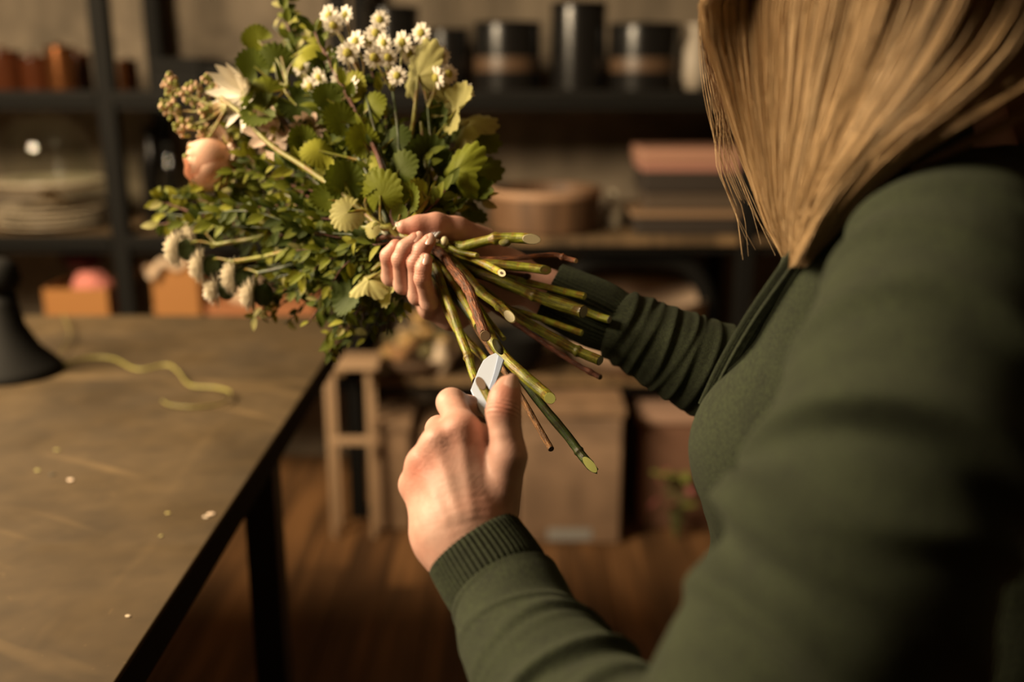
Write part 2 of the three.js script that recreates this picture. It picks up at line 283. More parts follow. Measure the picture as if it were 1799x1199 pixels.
// ---- lower shelf
const LY = SH[0];
{
  const kraft = mat(0.36, 0.155, 0.04, 0.75), x = (px) => xAt(px, 0.7, -3.12);
  let t = thing('kraft_box', 'open kraft cardboard box holding pink tissue behind the table', 'box', V(x(150), LY, -3.12), 'kraft boxes on the lower shelf');
  part(t, 'body', merge([box(x(95), x(205), LY, 0.77, -3.06, -3.056), box(x(95), x(205), LY, 0.77, -3.28, -3.276), box(x(95), x(95) + 0.004, LY, 0.77, -3.276, -3.06), box(x(205) - 0.004, x(205), LY, 0.77, -3.276, -3.06), box(x(95), x(205), LY, LY + 0.004, -3.28, -3.056)]), kraft);
  const puff = (c, r, k) => { const g = new THREE.IcosahedronGeometry(r, 4), p = g.attributes.position; for (let i = 0; i < p.count; i++) { const v = V(p.getX(i), p.getY(i), p.getZ(i)), s = 1 + 0.5 * (fbm(v.x / r * k + 9, v.y / r * k, v.z / r * k, 3) - 0.45); p.setXYZ(i, v.x * s + c.x, v.y * s * 0.8 + c.y, v.z * s + c.z); } g.computeVertexNormals(); return g; };
  const c1 = V(x(155), 0.76, -3.16); t = thing('pink_tissue', 'crumpled pink tissue paper in the kraft box', 'tissue paper', c1); part(t, 'tissue', puff(c1, 0.06, 2.4), mat(0.62, 0.21, 0.17, 0.8));
  const c2 = V(x(134), 0.85, -3.2); t = thing('dark_red_bloom', 'dark red dried bloom above the pink tissue', 'dried flower', c2);
  part(t, 'bloom', puff(c2, 0.06, 4), mat(0.08, 0.018, 0.015, 0.9)); part(t, 'stalk', tube([V(x(140), 0.6, -3.18), V(x(136), 0.74, -3.19), c2], 0.004), mat(0.1, 0.07, 0.03));
  t = thing('kraft_box', 'tall closed kraft cardboard box behind the white side-on blooms', 'box', V(x(322), LY, -3.15), 'kraft boxes on the lower shelf');
  part(t, 'body', box(x(282), x(362), LY, 0.835, -3.26, -3.06, 0.003), kraft); part(t, 'flap', box(x(280), x(364), 0.835, 0.842, -3.26, -3.055, 0.002), kraft);
  t = thing('kraft_tray', 'low reddish kraft tray on the lower shelf behind the bouquet', 'tray', V(x(450), LY, -3.15));
  part(t, 'body', box(x(372), x(560), LY, 0.72, -3.24, -3.06, 0.003), mat(0.34, 0.13, 0.05, 0.8)); part(t, 'filling', puff(V(x(440), 0.73, -3.14), 0.07, 3), mat(0.5, 0.36, 0.24, 0.9));
  t = thing('paper_ribbon', 'pale looped paper ribbon on the lower shelf beside the black post', 'ribbon', V(x(262), LY, -3.1));
  part(t, 'loop', sweep([[262, 0.5], [244, 0.62], [240, 0.76], [256, 0.83], [280, 0.8], [288, 0.72], [272, 0.68]].map(([a, y], i) => ({ p: V(x(a), y, -3.08 - 0.008 * i), r: 0.014, ry: 0.004 })), { n: 40, radial: 10, up: V(0, 0, 1) }), mat(0.62, 0.45, 0.30, 0.7));
  part(t, 'loop', sweep([[285, 0.81], [310, 0.86], [330, 0.84], [345, 0.865]].map(([a, y], i) => ({ p: V(x(a), y, -3.03 - 0.01 * i), r: 0.012, ry: 0.004 })), { n: 30, radial: 10, up: V(0, 0, 1) }), mat(0.62, 0.45, 0.30, 0.7));
  // dried flower bunch right of the middle post
  const dc = V(xAt(735, LY, -3.1), LY, -3.1); t = thing('dried_flower_bowl', 'brown bowl heaped with tan dried flower heads on the lower shelf', 'bowl', dc);
  part(t, 'bowl', lathe([[0, 0], [0.07, 0], [0.12, 0.03], [0.13, 0.06], [0.125, 0.06], [0.11, 0.03], [0, 0.012]], dc, 40), mat(0.16, 0.10, 0.06, 0.7));
  const dried = [mat(0.42, 0.26, 0.10, 0.95), mat(0.30, 0.16, 0.07, 0.95), mat(0.5, 0.36, 0.2, 0.95), mat(0.17, 0.14, 0.06, 0.95)];
  for (let i = 0; i < 26; i++) { const a = rr(0, 6.28), q = Math.sqrt(rnd()) * 0.12, c = V(dc.x + Math.cos(a) * q, LY + 0.07 + (0.13 - q) * rr(0.2, 1.1), dc.z + Math.sin(a) * q * 0.8); part(t, 'dried_head', puff(c, rr(0.014, 0.03), 3), dried[i % 4]); }
  const bc = V(xAt(772, LY + 0.06, -2.99), LY, -2.99 - 0.05); t = thing('cream_bud_vase', 'small cream rounded bud vase in front of the dried flowers', 'vase', bc);
  part(t, 'body', lathe([[0, 0], [0.02, 0], [0.032, 0.03], [0.034, 0.055], [0.022, 0.085], [0.014, 0.1], [0.017, 0.108], [0.011, 0.1], [0, 0.09]], bc), mat(0.62, 0.48, 0.34, 0.5));
  // black arched basket
  const q = V(xAt(1112, LY, -3.2), LY, -3.2); t = thing('arched_basket', 'large cream basket with a thick black arched handle on the lower shelf', 'basket', q);
  part(t, 'body', lathe([[0, 0], [0.19, 0], [0.232, 0.10], [0.242, 0.235], [0.232, 0.238], [0.22, 0.11], [0.17, 0.02], [0, 0.016]].map(([r, y]) => [r, y]), q, 56), mat(0.42, 0.30, 0.21, 0.8));
  part(t, 'handle', sweep([[-0.23, 0.1], [-0.23, 0.26], [-0.17, 0.35], [0, 0.372], [0.14, 0.35], [0.2, 0.29], [0.225, 0.21], [0.225, 0.1]].map(([dx, dy]) => ({ p: V(q.x + dx, q.y + dy, q.z + 0.09), r: 0.03, ry: 0.022 })), { n: 60, radial: 14, up: V(0, 0, 1) }), M.black);
  const bp = V(xAt(900, LY, -3.1), LY, -3.1); t = thing('black_bowl', 'deep black bowl on the lower shelf behind the stems', 'bowl', bp);
  part(t, 'body', lathe([[0, 0], [0.07, 0], [0.105, 0.05], [0.118, 0.13], [0.112, 0.13], [0.098, 0.05], [0, 0.015]], bp, 48), M.black);
}
// ---- under the lower shelf, on the floor
{
  const wood = mat(0.40, 0.26, 0.15, 0.7), sx = xAt(582, 0.3, -2.9), t = thing('wooden_stool', 'pale slim wooden stool standing by the rack post', 'stool', V(sx + 0.07, 0, -2.94));
  part(t, 'seat', box(sx - 0.02, sx + 0.16, 0.56, 0.58, -3.0, -2.86, 0.006), wood);
  for (const dx of [0, 0.125]) for (const dz of [-0.09, 0]) part(t, 'leg', box(sx - 0.009 + dx, sx + 0.009 + dx, 0, 0.56, -2.9 + dz, -2.882 + dz, 0.003), wood);
  part(t, 'rung', box(sx, sx + 0.125, 0.315, 0.34, -2.897, -2.88, 0.003), wood);
  const fb = (name, label, px0, px1, h, z0, z1, m, lidm) => { const x0 = xAt(px0, h / 2, z0), x1 = xAt(px1, h / 2, z0), b = thing(name, label, 'box', V((x0 + x1) / 2, 0, z0)); part(b, 'body', box(x0, x1, 0.001, h, z1, z0, 0.008), m); part(b, 'lid', box(x0 - 0.008, x1 + 0.008, h, h + 0.03, z1 - 0.008, z0 + 0.008, 0.006), lidm ?? m); return b; };
  const tan = mat(0.52, 0.32, 0.18, 0.75, { map: blotch }), tan2 = mat(0.62, 0.40, 0.25, 0.75, { map: blotch });
  fb('storage_box', 'brown storage box on the floor beside the wooden stool', 662, 722, 0.34, -2.94, -3.2, tan);
  fb('storage_box', 'low brown storage box on the floor behind the knife hand', 732, 900, 0.30, -2.98, -3.25, tan);
  const b = fb('storage_box', 'large tan storage box with a pale label on the floor', 912, 1092, 0.42, -2.84, -3.2, tan2, tan);
  const lx0 = xAt(962, 0.04, -2.83), lx1 = xAt(1040, 0.04, -2.83);
  part(b, 'label', box(lx0, lx1, 0.015, 0.055, -2.84, -2.8375), mat(0.42, 0.42, 0.40, 0.5), 'pale grey label');
  const c = fb('storage_crate', 'reddish brown crate on the floor under the cardigan', 1122, 1290, 0.36, -2.95, -3.25, mat(0.20, 0.10, 0.06, 0.8), mat(0.42, 0.26, 0.18, 0.8));
  const lp = V(xAt(1190, 0.2, -2.9), 0.0, -2.88), pl = thing('trailing_plant', 'small green and red trailing plant in front of the crate', 'plant', lp);
  for (let i = 0; i < 16; i++) { const a = i * 2.4, e = V(lp.x + Math.cos(a) * rr(0.03, 0.1), rr(0.08, 0.24), lp.z + Math.sin(a) * 0.04); part(pl, 'stem', tube([lp.clone(), lp.clone().lerp(e, 0.5).add(V(0, 0.05, 0)), e], 0.003, 0.0015, 5), mat(0.12, 0.13, 0.04)); part(pl, 'leaf', new THREE.SphereGeometry(1, 8, 6).scale(0.028, 0.006, 0.018).rotateZ(rr(-1, 1)).rotateY(a).translate(e.x, e.y, e.z), i % 3 ? mat(0.16, 0.17, 0.03, 0.7) : mat(0.22, 0.06, 0.05, 0.7)); }
}
// ---------------------------------------------------------------- the work table
const TY = 0.92;
{
  const X1 = -0.338, X0 = -1.75, Z0 = -2.08, Z1 = 0.35;
  const top = texture(1024, (u, v) => {
    let t = 0.66 + 0.42 * (fbm(u * 7, v * 7, 1, 5) - 0.48) + 0.20 * (fbm(u * 60, v * 60, 4, 3) - 0.45);
    const s1 = fbm(u * 5 + v * 3, v * 40 - u * 22, 9, 3); if (s1 > 0.62) t += (s1 - 0.62) * 1.6;
    const s2 = fbm(u * 34, v * 5, 20, 3); if (s2 > 0.65) t += (s2 - 0.65) * 1.3;
    const sp = noise(u * 300, v * 300, 3); if (sp > 0.965) t += 0.14;
    return [t, t * 0.965, t * 0.9];
  }, { srgb: true, repeat: [0.62, 0.62] });
  const rough = texture(256, (u, v) => 0.50 + 0.35 * fbm(u * 12, v * 12, 5, 4), { repeat: [1, 1] });
  const t = thing('work_table', 'long brown-grey worktable with a scuffed metal top and black legs', 'table', V((X0 + X1) / 2, 0, (Z0 + Z1) / 2));
  part(t, 'tabletop', box(X0, X1, TY - 0.006, TY, Z0, Z1, 0.0025), mat(0.130, 0.092, 0.048, 1, { map: top, roughnessMap: rough, specularIntensity: 0.6 }));
  part(t, 'top_edge', merge([box(X0 + 0.002, X1 - 0.002, TY - 0.045, TY - 0.007, Z0 + 0.002, Z0 + 0.03), box(X1 - 0.032, X1 - 0.002, TY - 0.045, TY - 0.007, Z0 + 0.03, Z1 - 0.03), box(X0 + 0.002, X0 + 0.032, TY - 0.045, TY - 0.007, Z0 + 0.03, Z1 - 0.03), box(X0 + 0.002, X1 - 0.002, TY - 0.045, TY - 0.007, Z1 - 0.03, Z1 - 0.002)]), M.black);
  const dk = mat(0.02, 0.018, 0.015, 0.6);
  for (const x of [X1 - 0.03, X0 + 0.03]) for (const z of [Z1 - 0.04, -1.36]) part(t, 'leg', box(x - 0.023, x + 0.023, 0, TY - 0.046, z - 0.025, z + 0.025, 0.003), dk);
  part(t, 'stretcher', box(X1 - 0.045, X1 - 0.015, 0.14, 0.17, -1.334, Z1 - 0.066), dk);
  part(t, 'lower_shelf', box(X0 + 0.008, X1 - 0.008, 0.171, 0.19, -1.33, Z1 - 0.07), mat(0.09, 0.062, 0.04, 0.7));
  // black bell-shaped lamp base at the frame's edge
  const c = onY(22, 655, TY), b = thing('black_bell', 'black bell-shaped cast weight with a knob on the table', 'weight', c);
  part(b, 'body', lathe([[0, 0], [0.082, 0], [0.085, 0.006], [0.078, 0.016], [0.05, 0.045], [0.03, 0.085], [0.024, 0.12], [0.022, 0.14], [0, 0.145]], c, 48), M.black);
  part(b, 'knob', lathe([[0, 0.14], [0.026, 0.145], [0.034, 0.165], [0.028, 0.19], [0.012, 0.2], [0, 0.2]], c, 32), M.black);
  // curled ribbon
  const rb = thing('curled_ribbon', 'thin green ribbon curling across the tabletop', 'ribbon', onY(250, 650, TY));
  const path = [[112, 566, 0.022], [124, 600, 0.014], [104, 650, 0.006], [150, 640, 0.012], [195, 640, 0.012], [245, 655, 0.004], [292, 651, 0.01], [312, 664, 0.014], [336, 684, 0.005], [380, 690, 0.008], [405, 700, 0.01], [392, 716, 0.006], [345, 722, 0.004], [300, 718, 0.004], [285, 712, 0.006]];
  part(rb, 'ribbon', sweep(path.map(([px, py, h], i) => { const p = onY(px, py, TY); p.y = TY + h * 0.7 + 0.0025; return { p, r: 0.0005, ry: 0.0022 }; }), { n: 160, radial: 8 }), mat(0.24, 0.215, 0.06, 0.3));
  const bits = [[124, 845, 0.0032, [0.7, 0.55, 0.42]], [66, 828, 0.0028, [0.3, 0.27, 0.09]], [295, 903, 0.0024, [0.36, 0.3, 0.1]], [371, 905, 0.0036, [0.6, 0.46, 0.34]], [362, 910, 0.003, [0.5, 0.4, 0.3]], [100, 792, 0.003, [0.25, 0.22, 0.07]], [92, 835, 0.003, [0.06, 0.05, 0.03]], [283, 943, 0.002, [0.3, 0.26, 0.1]], [225, 1084, 0.0022, [0.5, 0.4, 0.28]]];
  for (const [px, py, r, c] of bits) { const p = onY(px, py, TY); p.y += r * 0.32; const o = thing('plant_scrap', 'tiny plant scrap lying on the tabletop', 'scrap', p, 'scraps on the tabletop'); const g = new THREE.IcosahedronGeometry(r, 1); g.scale(1, 0.35, 1.4); g.rotateY(rnd() * 3); g.translate(p.x, p.y, p.z); part(o, 'scrap', g, mat(...c, 0.7)); }
}
// ---------------------------------------------------------------- the person
const person = thing('person', 'person with long blonde hair in a green cardigan, cutting bouquet stems with a knife', 'person', V(0.30, 0, -0.70));
const skinBump = texture(512, (u, v) => { const a = fbm(u * 70, v * 70, 2, 3), b = Math.abs(noise(u * 46 + v * 20, v * 60 - u * 30, 8) - 0.5); return 0.5 + 0.5 * (a - 0.45) + Math.min(0.2, b * 0.6); }, { repeat: [14, 14] });
const skinMat = new THREE.MeshPhysicalMaterial({ color: 0xffffff, vertexColors: true, roughness: 0.52, bumpMap: skinBump, bumpScale: 0.00022, sheen: 0.25, sheenColor: lin(0.9, 0.4, 0.25), sheenRoughness: 0.5 });
const D2 = (x, y, z, c) => Math.hypot(x - c.x, y - c.y, z - c.z);
const skinColor = (reds) => (x, y, z) => {
  let red = 0; for (const [c, r, w] of reds) { const d = D2(x, y, z, c) / r; red += w * Math.exp(-d * d); }
  red += 0.75 * (fbm(x * 75, y * 75, z * 75, 4) - 0.46); red = Math.max(-0.25, Math.min(1, red));
  const s = 0.94 + 0.22 * (fbm(x * 260, y * 260, z * 260, 3) - 0.45);
  return [(0.58 - 0.04 * red) * s, (0.335 - 0.14 * red) * s, (0.262 - 0.13 * red) * s];
};
let armFields;
{ // ---- left hand (knife), seen from its back
  const j = { i: P(812, 757, 0.700), m: P(771, 780, 0.7015), r: P(743, 816, 0.708), l: P(729, 853, 0.716) };
  const b = { i: P(846, 885, 0.694), m: P(815, 893, 0.690), r: P(786, 903, 0.693), l: P(764, 916, 0.699) };
  const palmParts = [
    [cap(b.i, j.i, 0.0150, 0.0118), 0.016], [cap(b.m, j.m, 0.0150, 0.0120), 0.016], [cap(b.r, j.r, 0.0145, 0.0112), 0.016], [cap(b.l, j.l, 0.0140, 0.0105), 0.016],
    [cap(P(815, 850, 0.722), P(785, 800, 0.722), 0.020, 0.016), 0.012], [cap(P(765, 885, 0.722), P(750, 850, 0.726), 0.016, 0.012), 0.012],
    [cap(P(852, 945, 0.690), P(905, 1050, 0.664), 0.0205, 0.018), 0.02], [cap(P(779, 950, 0.694), P(868, 1062, 0.668), 0.0203, 0.018), 0.02], [cap(P(815, 945, 0.692), P(815, 890, 0.700), 0.021, 0.019), 0.02],
  ];
  const chains = [
    [[j.i, 0.0118], [P(793, 708, 0.738), 0.0104], [P(825, 719, 0.755), 0.0094], [P(838, 745, 0.756), 0.0085]],
    [[j.m, 0.0116], [P(772, 755, 0.753), 0.0100], [P(815, 768, 0.766), 0.0090], [P(838, 788, 0.756), 0.0084]],
    [[j.r, 0.0110], [P(754, 797, 0.756), 0.0096], [P(795, 802, 0.768), 0.0088], [P(820, 814, 0.758), 0.0082]],
    [[j.l, 0.0100], [P(742, 842, 0.757), 0.0088], [P(775, 842, 0.768), 0.0080], [P(800, 848, 0.760), 0.0074]],
  ].map((c) => chain(c, 0.005));
  const thumbPts = { base: P(870, 893, 0.697), mcp: P(893, 803, 0.690), ip: P(884, 724, 0.693), tip: P(892.5, 681, 0.701) };
  const thumb = chain([[thumbPts.base, 0.0168], [thumbPts.mcp, 0.0122], [thumbPts.ip, 0.0110], [P(887, 700, 0.697), 0.0101], [thumbPts.tip, 0.0088]], 0.006);
  const web = chain([[P(862, 835, 0.704), 0.0125], [P(846, 800, 0.710), 0.0105], [P(850, 770, 0.715), 0.0100]], 0.006);
  const tendons = [[P(828, 905, 0.668), P(813, 775, 0.686)], [P(806, 905, 0.667), P(772, 800, 0.687)], [P(784, 912, 0.670), P(746, 830, 0.694)]].map(([a, c]) => cap(a, c, 0, 0)), knob = [[P(808, 745, 0.686), 0.010, 0.0012], [P(765, 768, 0.688), 0.009, 0.0020], [P(737, 806, 0.695), 0.009, 0.0014], [P(724, 845, 0.704), 0.009, 0.0012]];
  const knk = [j.i, j.m, j.r, j.l].map((p) => p.clone().lerp(CAM, 0.0125 / 0.7));
  const ipDir = thumbPts.tip.clone().sub(thumbPts.ip).normalize(), wristDir = P(815, 890, 0.70).sub(P(840, 990, 0.685)).normalize(), wc = P(828, 905, 0.672);
  const f = (x, y, z) => {
    let d = palmParts[0][0](x, y, z); for (let q = 1; q < palmParts.length; q++) d = smin(d, palmParts[q][0](x, y, z), palmParts[q][1]);
    d = smin(d, web(x, y, z), 0.016);
    for (const c of chains) d = smin(d, c(x, y, z), 0.006);
    d = smin(d, thumb(x, y, z), 0.0045);
    if (Math.abs(d) < 0.008) {
      for (const t of tendons) { const q = t(x, y, z) / 0.0048; if (q < 2.5) d -= 0.0009 * Math.exp(-q * q); }
      for (const [p, r, h] of knob) { const q = D2(x, y, z, p) / r; if (q < 2.5) d -= h * Math.exp(-q * q); }
      const u = (x - thumbPts.ip.x) * ipDir.x + (y - thumbPts.ip.y) * ipDir.y + (z - thumbPts.ip.z) * ipDir.z, g = Math.exp(-Math.pow(u / 0.0052, 2)) * Math.exp(-Math.pow(D2(x, y, z, thumbPts.ip) / 0.017, 4));
      d += g * 0.00042 * (Math.sin(u * 2100 + 2.2 * noise(x * 220, y * 220, z * 220)) + 0.3);
      for (const k of knk) { const q = D2(x, y, z, k) / 0.0105; d += 0.00014 * Math.exp(-q * q) * (noise(x * 700, y * 900, z * 700) - 0.5) * 2; }
      const wv = (x - wc.x) * wristDir.x + (y - wc.y) * wristDir.y + (z - wc.z) * wristDir.z; d += 0.00004 * Math.exp(-Math.pow(D2(x, y, z, wc) / 0.022, 2)) * Math.sin(wv * 1150 + 3 * noise(x * 90, y * 90, z * 90));
      d += 0.0009 * (fbm(x * 60, y * 60, z * 60, 2) - 0.38);
    }
    return d;
  };
  const [lo, hi] = bounds([P(690, 650, 0.70), P(930, 650, 0.70), P(690, 1030, 0.64), P(940, 1040, 0.64), P(800, 850, 0.79), P(690, 650, 0.78), P(930, 1030, 0.70)], 0.004);
  const reds = [[knk[0], 0.012, 0.3], [knk[1], 0.012, 0.35], [knk[2], 0.013, 0.55], [knk[3], 0.012, 0.5], [P(735, 830, 0.69), 0.012, 0.35], [P(880, 700, 0.685), 0.012, 0.35], [P(905, 690, 0.69), 0.012, 0.45], [P(885, 722, 0.68), 0.006, 0.5], [P(870, 890, 0.67), 0.014, 0.5], [P(800, 705, 0.72), 0.014, 0.1]];
  armFields = [surface(f, lo, hi, 0.0012, skinColor(reds))];
}
let rightHandTips;
{ // ---- right hand, closed round the stems from behind
  const fin = [
    [[P(700, 452, 0.946), 0.0098], [P(688, 486, 0.908), 0.0088], [P(684, 450, 0.890), 0.0078], [P(696, 434, 0.886), 0.0070]],
    [[P(712, 480, 0.945), 0.0100], [P(709, 500, 0.895), 0.0087], [P(704, 456, 0.874), 0.0076], [P(712, 437, 0.871), 0.0074], [P(730, 421, 0.8705), 0.0064]],
    [[P(730, 512, 0.936), 0.0096], [P(734, 520, 0.888), 0.0083], [P(730, 462, 0.868), 0.0072], [P(741, 440, 0.866), 0.0070], [P(754, 423, 0.865), 0.0061]],
    [[P(752, 545, 0.926), 0.0092], [P(754, 532, 0.880), 0.0078], [P(742, 489, 0.863), 0.0069], [P(744, 472, 0.861), 0.0066], [P(748.5, 457, 0.860), 0.0057]],
  ];
  rightHandTips = fin.map((c) => c[c.length - 1][0]);
  const palm = [
    cap(P(965, 516, 0.935), P(1062, 563, 0.935), 0.0190, 0.0225), cap(P(893, 482, 0.938), P(965, 516, 0.935), 0.0200, 0.0190),
    cap(P(893, 480, 0.938), P(815, 432, 0.932), 0.0190, 0.0165), cap(P(893, 487, 0.942), P(755, 488, 0.950), 0.0185, 0.0150), cap(P(893, 497, 0.942), P(795, 545, 0.932), 0.0180, 0.0165), cap(P(795, 545, 0.932), P(752, 535, 0.932), 0.0165, 0.0115),
    cap(P(735, 450, 0.953), P(755, 520, 0.945), 0.0120, 0.0120),
  ];
  const thumb = chain([[P(848, 430, 0.926), 0.0165], [P(802, 406, 0.905), 0.0118], [P(766, 396, 0.893), 0.0100], [P(735, 397, 0.889), 0.0082], [P(710, 399, 0.887), 0.0066]], 0.008);
  const chains = fin.map((c) => chain(c, 0.0035));
  const creases = fin.flatMap((c) => c.slice(1, -1).map(([p]) => p));
  const f = (x, y, z) => {
    let d = palm[0](x, y, z); for (let q = 1; q < palm.length; q++) d = smin(d, palm[q](x, y, z), 0.014);
    d = smin(d, thumb(x, y, z), 0.010);
    let g = 1; for (const c of chains) g = smin(g, c(x, y, z), 0.0016);
    d = smin(d, g, 0.004);
    if (Math.abs(d) < 0.003) {
      for (const c of creases) { const q = D2(x, y, z, c) / 0.010; if (q < 2) d += 0.00007 * Math.exp(-q * q) * Math.sin(y * 2400 + 4 * noise(x * 150, y * 150, z * 150)); }
      d += 0.0006 * (fbm(x * 90, y * 90, z * 90, 2) - 0.38);
    }
    return d;
  };
  const all = fin.flat().map(([p]) => p).concat([P(1040, 560, 0.935), P(848, 430, 0.926), P(800, 560, 0.95), P(710, 399, 0.887), P(770, 380, 0.9)]);
  const [lo, hi] = bounds(all, 0.024);
  const reds = fin.map((c) => [c[c.length - 1][0], 0.011, 0.55]).concat(fin.map((c) => [c[2][0], 0.012, 0.45]), [[P(725, 399, 0.885), 0.014, 0.55], [P(775, 396, 0.885), 0.014, 0.35]]);
  armFields.push(surface(f, lo, hi, 0.0012, skinColor(reds)));
}
const HEAD = V(0.172, 1.612, -0.665), FACE = V(-0.86, -0.42, -0.22).normalize();
const headQ = new THREE.Quaternion().setFromRotationMatrix(new THREE.Matrix4().lookAt(V(0, 0, 0), FACE.clone().negate(), V(0, 1, 0)));   // +z of the head looks along FACE
const hp = (x, y, z) => V(x, y, z).applyQuaternion(headQ).add(HEAD);
{ // ---- head, neck, forearms
  const skull = ball(hp(0, 0.03, -0.015), 0.074, 0.092, 0.094, headQ), face = ball(hp(0, -0.035, 0.035), 0.058, 0.080, 0.062, headQ);
  const jaw = cap(hp(0, -0.085, 0.062), hp(0, -0.095, 0.072), 0.030, 0.020), nose = cap(hp(0, 0.0, 0.092), hp(0, -0.036, 0.113), 0.007, 0.011), lips = cap(hp(-0.018, -0.063, 0.089), hp(0.018, -0.063, 0.089), 0.008, 0.008);
  const sock = [ball(hp(-0.031, 0.004, 0.094), 0.014), ball(hp(0.031, 0.004, 0.094), 0.014)], ears = [ball(hp(-0.075, -0.012, -0.01), 0.010, 0.031, 0.019, headQ), ball(hp(0.075, -0.012, -0.01), 0.010, 0.031, 0.019, headQ)];
  const neck = cap(hp(0, -0.06, -0.03), V(0.275, 1.37, -0.70), 0.052, 0.062), mouth = cap(hp(-0.02, -0.063, 0.099), hp(0.02, -0.063, 0.099), 0.0022, 0.0022), chest = ball(V(0.31, 1.27, -0.72), 0.05, 0.10, 0.10);
  const f = (x, y, z) => { let d = smin(skull(x, y, z), face(x, y, z), 0.03); d = smin(d, jaw(x, y, z), 0.03); for (const s of sock) d = -smin(-d, s(x, y, z), 0.012); d = smin(d, nose(x, y, z), 0.012); d = smin(d, lips(x, y, z), 0.008); d = -smin(-d, mouth(x, y, z), 0.003); for (const e of ears) d = smin(d, e(x, y, z), 0.008); d = smin(d, neck(x, y, z), 0.03); return smin(d, chest(x, y, z), 0.05); };
  const head = surface(f, V(-0.01, 1.12, -0.88), V(0.40, 1.78, -0.50), 0.004, skinColor([[hp(0.04, -0.03, 0.08), 0.025, 0.5], [hp(-0.04, -0.03, 0.08), 0.025, 0.5], [hp(0, -0.063, 0.1), 0.016, 0.9]]));
  armFields.push(head);
}
const keepColor = (list) => mergeGeometries(list.map((g) => g.toNonIndexed()));
const body = part(person, 'body', keepColor(armFields), skinMat);
{ // eyes and nails
  const white = mat(0.7, 0.66, 0.6, 0.2), iris = mat(0.10, 0.12, 0.10, 0.15);
  const lidMat = mat(0.50, 0.29, 0.225, 0.55);
  for (const s of [-1, 1]) {
    part(body, 'eye', new THREE.SphereGeometry(0.0108, 20, 14).translate(...hp(s * 0.030, 0.004, 0.0765).toArray()), white);
    part(body, 'iris', new THREE.SphereGeometry(0.0055, 16, 10).translate(...hp(s * 0.030, -0.0005, 0.0823).toArray()), iris);
    part(body, 'eyelid', new THREE.SphereGeometry(0.0118, 24, 14, 0, 6.2832, 0, 1.75).rotateX(0.35).applyQuaternion(headQ).translate(...hp(s * 0.030, 0.004, 0.0765).toArray()), lidMat);
    part(body, 'eyebrow', tube([hp(s * 0.014, 0.026, 0.088), hp(s * 0.030, 0.031, 0.085), hp(s * 0.045, 0.027, 0.074)], 0.0022, 0.0014, 7, 14), mat(0.25, 0.16, 0.08, 0.8));
  }
  const nailMat = mat(0.64, 0.40, 0.33, 0.26);
  const nail = (c, dir, nrm, w, l) => { const y = dir.clone().normalize(), z = nrm.clone().addScaledVector(y, -nrm.dot(y)).normalize(), x = y.clone().cross(z), g = new THREE.SphereGeometry(1, 20, 14), p = g.attributes.position;
    for (let i = 0; i < p.count; i++) { const a = p.getX(i), b = p.getY(i), q = p.getZ(i), sb = Math.sign(b) * Math.pow(Math.abs(b), 0.8); const o = c.clone().addScaledVector(x, a * w).addScaledVector(y, sb * l).addScaledVector(z, q * 0.0008 - a * a * w * 0.42); p.setXYZ(i, o.x, o.y, o.z); }
    g.computeVertexNormals(); part(body, 'fingernail', g, nailMat); };
  const toCam = V(0, 0.25, 1).normalize();
  nail(P(901.5, 678, 0.6918), P(904, 662, 0.697).sub(P(898.5, 694, 0.690)), V(0.45, 0.25, 0.86), 0.0062, 0.0094);
  nail(P(733, 416, 0.8655), P(737, 409, 0.868).sub(P(728, 425, 0.8655)), V(-0.35, 0.35, 1), 0.0045, 0.0056);
  nail(P(754, 420, 0.8595), P(757, 412, 0.862).sub(P(750, 431, 0.859)), V(-0.30, 0.3, 1), 0.0044, 0.0058);
  nail(P(747.5, 456, 0.8548), P(749, 448, 0.857).sub(P(745, 466, 0.855)), V(-0.25, 0.25, 1), 0.0040, 0.0052);
  nail(P(706, 392, 0.884), P(700, 393, 0.886).sub(P(716, 392, 0.884)), V(-0.2, 1, 0.45), 0.0052, 0.0062);
}
// ---- cardigan
const knit = texture(512, (u, v) => { const c = Math.abs(((u * 64) % 1) - 0.5) * 2, r = ((v * 64 + c * 0.5) % 1); return 0.35 + 0.3 * (1 - c) * (0.6 + 0.4 * Math.sin(r * Math.PI * 2)) + 0.5 * (fbm(u * 90, v * 90, 2, 3) - 0.45); }, { repeat: [9, 9] });
const fuzz = texture(512, (u, v) => { const t = 0.64 + 0.55 * (fbm(u * 150, v * 150, 6, 2) - 0.4) + 0.16 * (fbm(u * 6, v * 6, 1, 3) - 0.45); return [t, t, t * 0.97]; }, { srgb: true, repeat: [7, 7] });
const green = new THREE.MeshPhysicalMaterial({ color: lin(0.050, 0.067, 0.026), map: fuzz, roughness: 0.95, bumpMap: knit, bumpScale: 0.0006, sheen: 0.3, sheenColor: lin(0.12, 0.15, 0.06), sheenRoughness: 0.6 });
const ridge = (x, w) => Math.exp(-(x / w) * (x / w)), roll = (x, w) => { const q = x / (x < 0 ? w * 1.5 : w * 0.5); return Math.exp(-q * q); };   // roll: a fold that drops steeply on its far side
